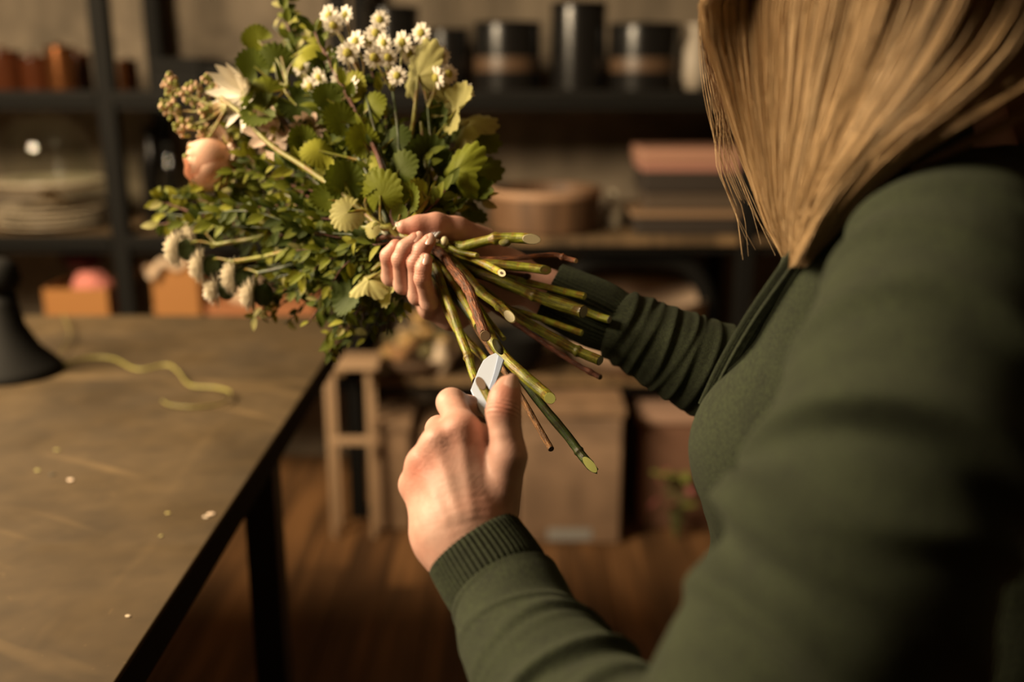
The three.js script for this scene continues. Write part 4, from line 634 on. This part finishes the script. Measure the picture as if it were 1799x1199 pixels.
bigLeaf(o, P(765, 330, 0.935), 815, 345, 0.945, 100, [1, 0.15, 0.1], [0.0, 0.75, 0.65], 1, 0);
bigLeaf(o, P(765, 320, 0.94), 752, 285, 0.955, 88, [-0.2, 1, -0.1], [0.1, 0.4, 0.9], 3, 2);
bigLeaf(o, P(765, 340, 0.935), 838, 300, 0.985, 96, [0.9, 0.35, -0.3], [-0.2, 0.4, 0.9], 5, 1);
bigLeaf(o, P(755, 345, 0.925), 742, 338, 0.922, 52, [-0.4, 0.6, 0.2], [0.1, 0.8, 0.6], 2, 3);
bigLeaf(o, P(760, 350, 0.93), 822, 385, 0.985, 62, [0.9, -0.1, -0.3], [0, 0.7, 0.7], 1, 0);
o = bouquetStem({ name: 'leafy_branch', label: 'yellow-green stem with pale slanted tip beside brown twig, bearing rounded toothed leaves', cat: 'foliage', z: 1, pts: [[575, 368], [680, 470], [760, 570], [870, 652], [925, 700], [955, 735]], w: 62, d1: 0.835, m: 'lime', cut: 1.5, face: 'white', nodes: [[0.72, 0.02, 0.25], [0.5, 0.02, 0.2]], head: [P(672, 398, 0.912), P(610, 345, 0.94), P(545, 300, 0.965)], hr: 0.0018 });
for (const [x, y, d, s, dir, n, t, k, jx, jy, jd] of [[668, 345, 0.915, 84, [0.1, 1, 0], [-0.3, 0.3, 0.9], 0, 3, 672, 398, 0.912], [606, 322, 0.935, 74, [-0.2, 1, 0], [0.1, 0.4, 0.9], 1, 2, 640, 372, 0.925], [648, 305, 0.94, 66, [0.5, 0.8, 0], [-0.5, 0.5, 0.7], 2, 3, 655, 385, 0.918], [655, 325, 0.93, 62, [0.7, 0.4, 0], [-0.4, 0.7, 0.6], 0, 2, 650, 380, 0.92], [612, 372, 0.915, 66, [-0.7, -0.5, 0.2], [0.2, 0.6, 0.8], 4, 3, 655, 388, 0.916], [578, 352, 0.94, 60, [-0.9, 0.1, 0], [-0.1, 0.6, 0.8], 5, 2, 620, 355, 0.935], [703, 377, 0.902, 34, [0.2, 1, 0], [-0.2, 0.2, 1], 1, 2, 692, 404, 0.905], [653, 402, 0.905, 32, [-0.5, -0.8, 0], [-0.3, 0.5, 0.8], 4, 3, 668, 398, 0.91], [575, 300, 0.965, 46, [0.3, 1, 0], [-0.4, 0.3, 0.8], 2, 2, 585, 325, 0.952]]) bigLeaf(o, P(jx, jy, jd), x, y, d, s, dir, n, t, k);
o = bouquetStem({ name: 'leafy_branch', label: 'flat ridged green stem lying over the far cuff, bearing hanging toothed leaves', cat: 'foliage', z: 1, pts: [[830, 440], [1000, 490], [1110, 520], [1280, 562], [1450, 603]], w: 48, d0: 0.905, d1: 0.885, m: 'green', cut: 0.3, face: 'green', ridges: 0.08, head: [P(685, 450, 0.925), P(655, 475, 0.935)], hr: 0.0018 });
for (const [x, y, d, s, dir, n, t, k] of [[648, 492, 0.925, 76, [-0.9, -0.3, 0.1], [-0.2, 0.8, 0.5], 4, 1], [684, 505, 0.93, 66, [-0.1, -1, 0.2], [-0.6, 0.2, 0.8], 4, 0], [615, 520, 0.95, 70, [-0.5, -0.8, 0], [-0.5, 0.4, 0.7], 3, 2], [600, 490, 0.97, 70, [-1, 0, 0], [0, 0.8, 0.5], 1, 2]]) bigLeaf(o, P(668, 462, 0.93), x, y, d, s, dir, n, t, k);
o = bouquetStem({ name: 'leafy_branch', label: 'ribbed green stem behind the thick olive stem, bearing dark rounded upper leaves', cat: 'foliage', z: 1, pts: [[1000, 560], [1300, 632], [1500, 722], [1612, 757]], w: 56, d0: 0.908, d1: 0.886, m: 'green', cut: 0.2, face: 'grey', ridges: 0.06, head: [P(590, 300, 0.98), P(525, 220, 1.0), P(505, 140, 1.015), P(495, 100, 1.02)], hr: 0.0016 });
for (const [x, y, d, s, dir, n, t, k] of [[448, 118, 1.02, 62, [-0.6, 0.8, 0], [-0.4, 0.3, 0.9], 1, 2], [482, 112, 1.03, 66, [0.2, 1, 0], [0.1, 0.3, 0.9], 1, 3], [470, 165, 1.0, 90, [-0.8, -0.1, 0.1], [-0.1, 0.6, 0.8], 0, 3], [462, 195, 0.995, 74, [-0.8, -0.5, 0.1], [-0.2, 0.5, 0.8], 1, 2], [455, 72, 1.04, 56, [-0.9, 0.2, 0], [-0.1, 0.5, 0.8], 0, 2], [530, 92, 1.01, 62, [0.9, 0.4, 0], [-0.2, 0.8, 0.5], 2, 3], [520, 185, 0.995, 74, [0.5, -0.4, 0.1], [0.1, 0.5, 0.8], 3, 2]]) bigLeaf(o, P(505, 150, 1.012), x, y, d, s, dir, n, t, k);
const fill = thing('leafy_branch', 'branching stem with rounded leaves filling the middle of the bouquet', 'foliage', P(700, 410, 0.92));
part(fill, 'stem', tube([P(735, 436, 0.908), P(700, 410, 0.92), P(665, 350, 0.935), P(640, 270, 0.955), P(620, 190, 0.975)], 0.0018, 0.0010, 7, 30), stemMat.dark);
for (const [x, y, d, s, dir, n, t, k, q] of [[700, 300, 0.935, 70, [0.5, 0.8, 0.1], [-0.4, 0.4, 0.8], 1, 3, 0], [640, 250, 0.945, 64, [-0.5, 0.8, 0.1], [-0.3, 0.5, 0.8], 0, 2, 1], [690, 245, 0.95, 60, [0.7, 0.6, 0], [-0.5, 0.4, 0.7], 3, 3, 1], [600, 215, 0.96, 66, [-0.8, 0.5, 0.1], [-0.2, 0.6, 0.8], 5, 2, 2], [650, 190, 0.965, 58, [0.5, 0.8, 0], [-0.5, 0.3, 0.8], 0, 3, 2], [575, 175, 0.975, 54, [-0.8, 0.6, 0], [0, 0.6, 0.8], 1, 2, 2], [620, 155, 0.975, 54, [0, 1, 0], [-0.4, 0.4, 0.8], 2, 3, 2], [720, 350, 0.918, 56, [0.2, 0.9, 0.1], [-0.3, 0.5, 0.8], 5, 2, 0], [560, 265, 0.965, 62, [-0.9, 0.2, 0], [-0.1, 0.7, 0.7], 2, 3, 1], [535, 250, 0.985, 56, [-0.5, 0.8, 0], [-0.2, 0.5, 0.8], 5, 2, 1]]) bigLeaf(fill, [P(672, 365, 0.932), P(645, 285, 0.952), P(622, 200, 0.972)][q], x, y, d, s, dir, n, t, k);
// sprays of small white daisies
o = bouquetStem({ name: 'daisy_stem', label: 'short thin stem with a round cut under the thumb, topped by the leftmost spray of small daisies', cat: 'flower', z: 1, pts: [[525, 242], [560, 275], [620, 310], [690, 325], [742, 333]], w: 34, d1: 0.868, m: 'green', cut: 0.3, face: 'green', head: joints.A, hr: 0.0012, m2: 'dark' });
o.userData.label = 'short thin stem cut round under the thumb, topped by daisies beside tall sprig';
part(o, 'stub', new THREE.SphereGeometry(0.0036, 14, 10).scale(1, 1.2, 1).translate(...Z1(528, 240, 0.884).toArray()), cutMat.white);
spray(o, joints.A[1], [[579, 28, 1.0], [586, 45, 0.995], [607, 26, 1.0], [625, 73, 0.985], [611, 93, 0.98], [581, 100, 1.0]]);
o = bouquetStem({ name: 'daisy_stem', label: 'thin straight green stem crossing the cuff, topped by densest spray of daisies', cat: 'flower', z: 1, pts: [[860, 650], [1000, 700], [1200, 762], [1432, 846]], w: 42, d0: 0.905, d1: 0.882, m: 'green', cut: 0.2, face: 'green', head: joints.B, hr: 0.0012, m2: 'dark' });
spray(o, joints.B[1], [[668, 35, 0.99], [661, 58, 0.975], [675, 75, 0.97], [658, 101, 0.965], [682, 101, 0.965], [707, 75, 0.975], [698, 133, 0.96], [650, 70, 0.985]]);
o = bouquetStem({ name: 'daisy_stem', label: 'thin short green stem behind the brown twig, topped by a daisy spray among pale leaves', cat: 'flower', z: 1, pts: [[640, 500], [770, 690], [850, 800], [918, 882]], w: 36, d1: 0.855, m: 'green', cut: 0.2, face: 'green', head: joints.C, hr: 0.0012, m2: 'dark' });
spray(o, joints.C[1], [[740, 58, 0.99], [775, 98, 0.985], [789, 130, 0.97], [766, 137, 0.97], [817, 161, 0.975], [720, 95, 1.0]]);
o = bouquetStem({ name: 'daisy_stem', label: 'slim yellow-green stem beside brown twig, topped by sparse half hidden daisies', cat: 'flower', z: 1, pts: [[515, 425], [620, 572], [720, 742], [742, 800]], w: 48, d1: 0.84, m: 'lime', cut: 0.2, face: 'green', head: joints.D, hr: 0.0012, m2: 'dark' });
spray(o, joints.D[1], [[561, 136, 1.0], [530, 119, 1.02], [545, 152, 0.995], [600, 140, 0.985], [618, 152, 0.975], [572, 165, 0.985]]);
// white blooms seen from behind, at the lower left
const mum = (o, joint, heads) => { for (const [x, y, d, nx, ny, nz] of heads) { const p = P(x, y, d), n = V(nx, ny, nz).normalize(), q = orient(V(0.1, 1, 0.2), n); part(o, 'flower_stalk', tube([joint, joint.clone().lerp(p, 0.55).add(V(0, 0.006, 0)), p.clone().addScaledVector(n, -0.008)], 0.0013, 0.0013, 6, 14), stemMat.green); const c = place(o, 'flower_base', mumCalyx, calyxMat, p, q), t = new THREE.Mesh(mumPetals, petalMat.white); t.name = 'petals'; t.castShadow = t.receiveShadow = true; c.add(t); } };
o = bouquetStem({ name: 'white_bloom_stem', label: 'green stem with raised ring node beside the knife, bearing two white blooms', cat: 'flower', z: 1, pts: [[465, 400], [520, 550], [570, 680], [640, 880], [680, 985], [712, 1100], [738, 1165]], w: 62, d1: 0.815, m: 'green', cut: 0.3, face: 'brown', nodes: [[0.74, 0.012, 0.28]], head: [P(560, 395, 0.98), P(440, 420, 1.02), P(380, 430, 1.035)] });
mum(o, P(380, 430, 1.035), [[314, 438, 1.05, -0.97, -0.10, 0.10], [347, 412, 1.06, -0.96, 0.22, 0.12]]);
o = bouquetStem({ name: 'white_bloom_stem', label: 'yellow-green stem running under the knife blade, bearing white blooms above the kraft box', cat: 'flower', z: 2, pts: [[395, -80], [460, 0], [520, 60], [560, 110], [600, 190]], w: 42, d0: 0.875, d1: 0.83, m: 'lime', cut: 0.2, face: 'green', head: [P(570, 420, 0.98), P(470, 450, 1.01), P(410, 460, 1.02)] });
mum(o, P(410, 460, 1.02), [[357, 468, 1.04, -0.90, -0.40, 0.10], [383, 508, 1.04, -0.88, -0.45, 0.12]]);
o = bouquetStem({ name: 'white_bloom_stem', label: 'long dark ridged stem with pointed end hanging lowest, bearing low white blooms', cat: 'flower', z: 2, pts: [[640, 60], [740, 195], [850, 340], [970, 485], [1040, 580], [1075, 620]], w: 46, d0: 0.84, d1: 0.80, m: 'dark', cut: 2.2, face: 'green', ridges: 0.12, nodes: [[0.78, 0.012, 0.2]], head: [P(590, 440, 0.98), P(500, 470, 1.0), P(455, 480, 1.01)] });
mum(o, P(455, 480, 1.01), [[414, 486, 1.03, -0.88, -0.3, -0.05], [447, 518, 1.02, -0.95, -0.3, 0.05]]);
// thick stems: umbel, rose, white flowers
o = bouquetStem({ name: 'umbel_stem', label: 'thick pale green stem with oval scar by the thumb, topped by pinkish umbel', cat: 'flower', z: 1, pts: [[700, 640], [800, 800], [860, 920], [960, 1040], [1080, 1150], [1190, 1245], [1222, 1275]], w: 78, d0: 0.88, d1: 0.778, m: 'green', cut: 0.35, face: 'green', ridges: 0.04, bark: 0.06, head: [P(672, 400, 0.908), P(620, 355, 0.93), P(540, 297, 0.96), P(470, 250, 0.985), P(430, 205, 1.0), P(388, 172, 1.02)], hr: 0.0024, m2: 'pale' });
for (const [x, y, d, s] of [[302, 150, 1.05, 26], [335, 168, 1.04, 30], [366, 150, 1.04, 26], [300, 192, 1.05, 26], [328, 222, 1.045, 26], [345, 268, 1.04, 24], [365, 195, 1.035, 24], [360, 235, 1.04, 20]]) {
  const c = P(x, y, d); part(o, 'umbel_branch', tube([P(400, 185, 1.015), P((x + 400) / 2, (y + 190) / 2 + 5, d - 0.01), c], 0.0016, 0.001, 6, 14), stemMat.pale);
  const buds = [], buds2 = []; for (let i = 0; i < 40; i++) { const v = rdir(); v.multiplyScalar(s * d / F * rr(0.35, 0.85)); (i % 2 ? buds : buds2).push(new THREE.IcosahedronGeometry(rr(0.0016, 0.0028), 1).translate(c.x + v.x, c.y + v.y, c.z + v.z)); } part(o, 'bud_cluster', merge(buds), budMat); part(o, 'bud_cluster', merge(buds2), budGreen);
}
part(o, 'leaf_scar', (() => { const a = Z1(880, 935, 0.8055), g = new THREE.SphereGeometry(0.004, 16, 10); g.scale(0.85, 1.9, 0.5); g.rotateZ(0.5); g.translate(a.x, a.y, a.z); return g; })(), stemMat.olive);
const roseC = P(372, 290, 1.045), roseA = V(-0.62, 0.30, 0.42).normalize();
o = bouquetStem({ name: 'rose_stem', label: 'thickest olive stem with a grey round cut end, bearing the peach rose', cat: 'flower', z: 1, pts: [[690, 432], [900, 500], [1100, 588], [1300, 662], [1442, 705]], w: 84, d0: 0.888, d1: 0.858, m: 'olive', cut: 0.35, face: 'grey', nodes: [[0.62, 0.012, 0.16], [0.98, 0.02, 0.08]], head: [P(600, 380, 0.97), P(480, 335, 1.01), roseC.clone().addScaledVector(roseA, -0.024)] });
{ const q = orient(V(0, 1, 0), roseA), basis = (x, y, z) => V(x, y, z).applyQuaternion(q).add(roseC);
  const petal = (a0, span, rad, h, open, tw) => grid(14, 12, (u, v) => { const s = (u - 0.5) * 2, a = a0 + s * span * 0.5 * Math.pow(Math.sin(Math.PI * (0.12 + 0.62 * v)), 0.6) + tw * v, prof = rad * Math.pow(Math.sin(Math.PI * (0.10 + open * v)), 0.72) + 0.0016 * s, zz = -0.024 + h * v - 0.005 * s * s * v, p = basis(Math.cos(a) * prof, Math.sin(a) * prof, zz); return [p.x, p.y, p.z]; });
  for (let i = 0; i < 5; i++) part(o, 'petal', petal(i * 1.2566 + 0.4, 1.9, 0.0268 + 0.0007 * (i % 3), 0.046, 0.66, 0.15), i === 3 ? petalMat.yellow : petalMat.peach);
  for (let i = 0; i < 5; i++) part(o, 'petal', petal(i * 1.2566 + 1.0, 1.8, 0.0225, 0.050, 0.72, 0.25), petalMat.peach);
  for (let i = 0; i < 4; i++) part(o, 'petal', petal(i * 1.57 + 0.2, 1.9, 0.0165, 0.050, 0.78, 0.4), petalMat.peach);
  for (let i = 0; i < 3; i++) part(o, 'petal', petal(i * 2.09 + 0.2, 2.2, 0.010, 0.049, 0.80, 0.5), petalMat.peach);
  part(o, 'rose_base', new THREE.SphereGeometry(0.009, 14, 10).translate(...roseC.clone().addScaledVector(roseA, -0.022).toArray()), stemMat.green);
}
const openFlower = (o, c, axis, n, len, w, cone, m) => { const q = orient(V(0.1, 1, 0.3), axis), gm = ovalLeaf(w, -0.25, 0.25); for (let i = 0; i < n; i++) { const a = i / n * 6.2832, t = rr(-0.12, 0.12) + (i % 2 ? cone : cone * 0.7), d = V(Math.cos(a) * Math.cos(t), Math.sin(a) * Math.cos(t), Math.sin(t)).applyQuaternion(q); place(o, 'petal', gm, m, c.clone().addScaledVector(d, 0.002), orient(d, axis), len * rr(0.85, 1.1)); } place(o, 'flower_center', daisyDisc, discMat, c, q, 2.2); };
o = bouquetStem({ name: 'white_flower_stem', label: 'long olive stem with nodule and grey cut end, bearing the spiky white flower', cat: 'flower', z: 1, pts: [[800, 580], [900, 658], [1000, 730], [1200, 850], [1400, 960], [1552, 1026]], w: 66, d0: 0.885, d1: 0.848, m: 'olive', cut: 0.35, face: 'grey', nodes: [[0.84, 0.012, 0.28]], head: [P(600, 330, 0.975), P(510, 240, 1.0), P(445, 165, 1.02)] });
openFlower(o, P(436, 162, 1.02), V(-0.45, 0.45, 0.75).normalize(), 20, 0.040, 0.17, 0.5, petalMat.white);
o = bouquetStem({ name: 'white_flower_stem', label: 'green stem with oval cut face by the cuff, bearing blush white flowers', cat: 'flower', z: 1, pts: [[700, 370], [800, 385], [950, 402], [1090, 415], [1190, 430]], w: 62, d1: 0.872, m: 'green', cut: 1.1, face: 'green', pith: 'wood', head: [P(620, 340, 0.97), P(540, 270, 1.0), P(490, 235, 1.015)] });
openFlower(o, P(484, 228, 1.012), V(-0.3, 0.35, 0.85).normalize(), 11, 0.032, 0.27, 0.45, petalMat.blush);
openFlower(o, P(545, 222, 1.0), V(0.1, 0.5, 0.85).normalize(), 12, 0.02, 0.24, 0.5, petalMat.blush);
openFlower(o, P(402, 245, 1.04), V(-0.5, 0.3, 0.85).normalize(), 9, 0.022, 0.28, 0.4, petalMat.blush);
// brown woody twigs with small leaves
const spriglets = (o, path, n, tones, size, from = 0.25) => {
  const c = new THREE.CatmullRomCurve3(path);
  for (let i = 0; i < n; i++) {
    const t = from + (1 - from) * (i + rnd() * 0.6) / n, p = c.getPoint(Math.min(1, t)), tan = c.getTangent(Math.min(1, t)), side = rdir(); side.addScaledVector(tan, -side.dot(tan)).normalize();
    const d = tan.clone().multiplyScalar(rr(0.3, 0.9)).add(side).normalize(), nrm = tan.clone().multiplyScalar(-0.4).add(V(rr(-0.8, 0.3), rr(0.2, 1), rr(0.1, 0.9)));
    place(o, 'leaf', OVAL[i % 3], LEAF[t > 0.86 && rnd() < 0.6 ? (rnd() < 0.7 ? 2 : 4) : tones[Math.floor(rnd() * tones.length)]], p.clone().addScaledVector(d, 0.001), orient(d, nrm), size * rr(0.65, 1.25));
  }
};
for (const [label, z, pts, w, d0, d1, m, face, head, n, nodes, bark] of [
  ['brown twig with a knotty pale tip below the slanted white cut, small oval leaves', 1, [[640, 345], [750, 356], [1000, 350], [1250, 332], [1320, 350], [1392, 370]], 34, 0.893, 0.872, 'brown', 'wood', [P(620, 350, 0.96), P(560, 240, 1.0), P(530, 120, 1.03), P(505, 40, 1.045), P(498, -10, 1.05)], 70, [[0.8, 0.03, 0.5]], 0.2],
  ['thick brown woody twig with a knot and round pale cut, over the other stems', 1, [[488, 308], [580, 420], [680, 552], [730, 680], [795, 862]], 72, 0.884, 0.802, 'brown', 'wood', [P(668, 285, 0.93), P(640, 225, 0.955), P(590, 130, 0.985), P(560, 70, 1.0), P(545, 40, 1.005)], 34, [[0.62, 0.03, 0.22]], 0.28],
  ['thin reddish twig below the olive stem reaching the sleeve, small oval leaves', 1, [[850, 690], [1000, 785], [1200, 922], [1400, 1052], [1552, 1136]], 36, 0.9, 0.868, 'twig', 'dark', [P(640, 430, 0.95), P(520, 330, 0.99), P(420, 300, 1.02), P(330, 340, 1.05)], 60, [[0.9, 0.03, 0.3]], 0.25],
  ['slim brown stem hanging beside the lowest dark stem, small oval leaves', 2, [[600, 80], [645, 150], [720, 262], [800, 402], [880, 540]], 32, 0.845, 0.80, 'tan', 'brown', [P(620, 450, 0.96), P(520, 420, 0.99), P(420, 400, 1.03), P(300, 360, 1.06), P(275, 350, 1.065)], 64, [], 0.15],
  ['short dark twig ending in shade in front of the wrist, small oval leaves', 1, [[800, 430], [960, 455], [1085, 472]], 34, 0.905, 0.897, 'twig', 'brown', [P(640, 400, 0.95), P(560, 340, 0.985), P(470, 300, 1.01), P(420, 260, 1.02)], 50, [], 0.2]]) {
  o = bouquetStem({ name: 'woody_twig', label, cat: 'twig', z, pts, w, d0, d1, m, m2: 'twig', cut: 0.5, face: cutMat[face] ? face : 'brown', bark, nodes, head, hr: 0.0012 });
  spriglets(o, head, n, [0, 1, 1, 5, 2, 3], 0.014, 0.12);
}
part(o, 'knot', new THREE.IcosahedronGeometry(0.003, 1).translate(...Z1(1068, 470, 0.893).toArray()), stemMat.twig);
// leafy sprigs that fill the bouquet; their stems end inside the grip
const targets = [[505, 20], [480, 45], [535, 45], [520, 75], [470, 90], [560, 110], [610, 150], [650, 170], [690, 190], [640, 210], [590, 200], [560, 190], [620, 250], [680, 260], [720, 230], [700, 300], [650, 285], [780, 250], [830, 270], [840, 320], [800, 370], [850, 350], [600, 280], [560, 260], [520, 280], [480, 290], [440, 280], [420, 310], [395, 330], [440, 340], [480, 350], [520, 330], [560, 320], [600, 400], [560, 380], [520, 390], [470, 390], [430, 370], [380, 370], [340, 350], [300, 345], [280, 375], [275, 395], [320, 390], [360, 410], [400, 410], [440, 430], [480, 440], [520, 440], [560, 440], [600, 450], [640, 440], [610, 480], [560, 490], [520, 490], [480, 490], [445, 500], [470, 530], [510, 530], [550, 540], [590, 540], [630, 530], [660, 520], [640, 570], [600, 590], [570, 600], [540, 570], [500, 570], [440, 565], [700, 560], [680, 590], [620, 610], [575, 640], [395, 285], [420, 230], [400, 215], [540, 150], [585, 330], [540, 230], [500, 250], [495, 200], [650, 120], [760, 170], [520, 360], [450, 460], [500, 420], [540, 460], [580, 510], [620, 550], [650, 545], [530, 510], [490, 515], [560, 560], [600, 565], [660, 560], [470, 560], [455, 545], [690, 540], [640, 600], [590, 620], [610, 520], [570, 470], [640, 490], [420, 470], [700, 210], [820, 300], [780, 330], [560, 215], [480, 320], [410, 350], [350, 375]];
let ti = 0;
for (const [tx, ty] of targets) {
  const dist = Math.hypot(tx - 745, ty - 430) / 480, back = rr(0, 1), d = 0.905 + 0.135 * dist + 0.10 * back * Math.min(1, 0.35 + dist), end = P(tx, ty, d), low = ty > 500;
  const a = P(705 + rr(-10, 10), 418 + rr(-14, 16), 0.922 + rr(-0.01, 0.012)), b = a.clone().lerp(end, 0.4).add(V(rr(-0.01, 0.01), rr(-0.004, 0.014) + (low ? 0.02 : 0), rr(-0.012, 0.006))), c = a.clone().lerp(end, 0.72).add(V(rr(-0.012, 0.012), rr(-0.004, 0.012) + (low ? 0.012 : 0), rr(-0.01, 0.01)));
  o = thing('leafy_sprig', low ? 'drooping leafy sprig at the underside of the bouquet' : 'thin leafy sprig with small oval green leaves inside the bouquet', 'sprig', a, low ? 'drooping sprigs under the bouquet' : 'leafy sprigs in the bouquet');
  part(o, 'stem', tube([P(735, 436, 0.906), a, b, c, end], 0.0013, 0.0007, 6, 26), ti % 3 ? stemMat.dark : stemMat.twig);
  spriglets(o, [a, b, c, end], Math.round(14 + 22 * dist), ti % 2 ? [0, 1, 5, 2, 3] : [1, 3, 5, 0], (low ? 0.013 : 0.0155), 0.22);
  ti++;
}
// white string round the grip
{
  const c = P(769, 432, 0.897), ax = P(690, 405, 0.91).sub(P(850, 480, 0.87)).normalize(), q = new THREE.Quaternion().setFromUnitVectors(V(0, 0, 1), ax), s = thing('binding_string', 'white string tied round the stems under the thumb', 'string', c);
  for (let i = 0; i < 3; i++) { const g = new THREE.TorusGeometry(0.0165, 0.0012, 8, 48); g.applyQuaternion(q); g.translate(c.x + ax.x * (i - 1) * 0.0024, c.y + ax.y * (i - 1) * 0.0024, c.z + ax.z * (i - 1) * 0.0024); part(s, 'string_turn', g, mat(0.62, 0.62, 0.66, 0.7)); }
}
// ---------------------------------------------------------------- knife and the slice just cut
{
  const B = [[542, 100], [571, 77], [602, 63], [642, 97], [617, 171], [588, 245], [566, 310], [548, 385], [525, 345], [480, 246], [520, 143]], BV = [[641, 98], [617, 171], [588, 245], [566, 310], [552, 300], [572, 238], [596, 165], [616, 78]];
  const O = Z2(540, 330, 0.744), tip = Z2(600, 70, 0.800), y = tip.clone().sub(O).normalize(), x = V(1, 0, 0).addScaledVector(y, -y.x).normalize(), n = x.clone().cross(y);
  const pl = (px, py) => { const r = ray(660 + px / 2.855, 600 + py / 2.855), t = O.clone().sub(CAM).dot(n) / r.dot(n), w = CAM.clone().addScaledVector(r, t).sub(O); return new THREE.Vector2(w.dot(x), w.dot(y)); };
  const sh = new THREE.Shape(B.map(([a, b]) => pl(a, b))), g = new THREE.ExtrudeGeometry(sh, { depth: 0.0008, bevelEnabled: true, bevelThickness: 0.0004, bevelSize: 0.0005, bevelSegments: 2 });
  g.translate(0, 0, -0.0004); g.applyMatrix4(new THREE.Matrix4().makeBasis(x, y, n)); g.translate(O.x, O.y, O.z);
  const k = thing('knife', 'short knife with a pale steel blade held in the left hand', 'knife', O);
  part(k, 'blade', g, mat(0.66, 0.76, 0.95, 0.42, { metalness: 0.15 }), 'steel blade, its pale reflection painted in the colour');  // bright bluish reflection is put into the blade colour
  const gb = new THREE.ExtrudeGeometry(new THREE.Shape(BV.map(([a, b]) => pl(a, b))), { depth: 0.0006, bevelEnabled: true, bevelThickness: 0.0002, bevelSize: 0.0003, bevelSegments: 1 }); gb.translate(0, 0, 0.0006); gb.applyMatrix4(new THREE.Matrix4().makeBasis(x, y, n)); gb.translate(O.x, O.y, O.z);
  part(k, 'ground_edge', gb, mat(0.46, 0.56, 0.78, 0.32, { metalness: 0.3 }), 'ground cutting edge, its bluish reflection painted in the colour');  // the bevel's darker reflection is put into its colour
  part(k, 'handle', sweep([[Z2(540, 385, 0.742), 0.004, 0.0055], [Z2(525, 430, 0.742), 0.0055, 0.008], [Z2(470, 560, 0.745), 0.006, 0.009], [Z2(420, 700, 0.748), 0.0055, 0.008]].map(([p, r, ry]) => ({ p, r, ry })), { n: 24, radial: 18 }), mat(0.09, 0.04, 0.02, 0.5));
  const tail = [Z2(592, 330, 0.726), Z2(570, 285, 0.729), Z2(548, 246, 0.732), Z2(528, 212, 0.735)], [sg, disc, pith] = stemGeom(tail, 0.0034, 0.0034, { cut: 2.4 });
  const s = thing('stem_slice', 'short olive stem end pressed by the thumb against the blade', 'stem', tail[0]); const st = part(s, 'stem', sg, stemMat.green); part(st, 'cut_face', disc, cutMat.brown);
}
renderer.render(scene, camera);
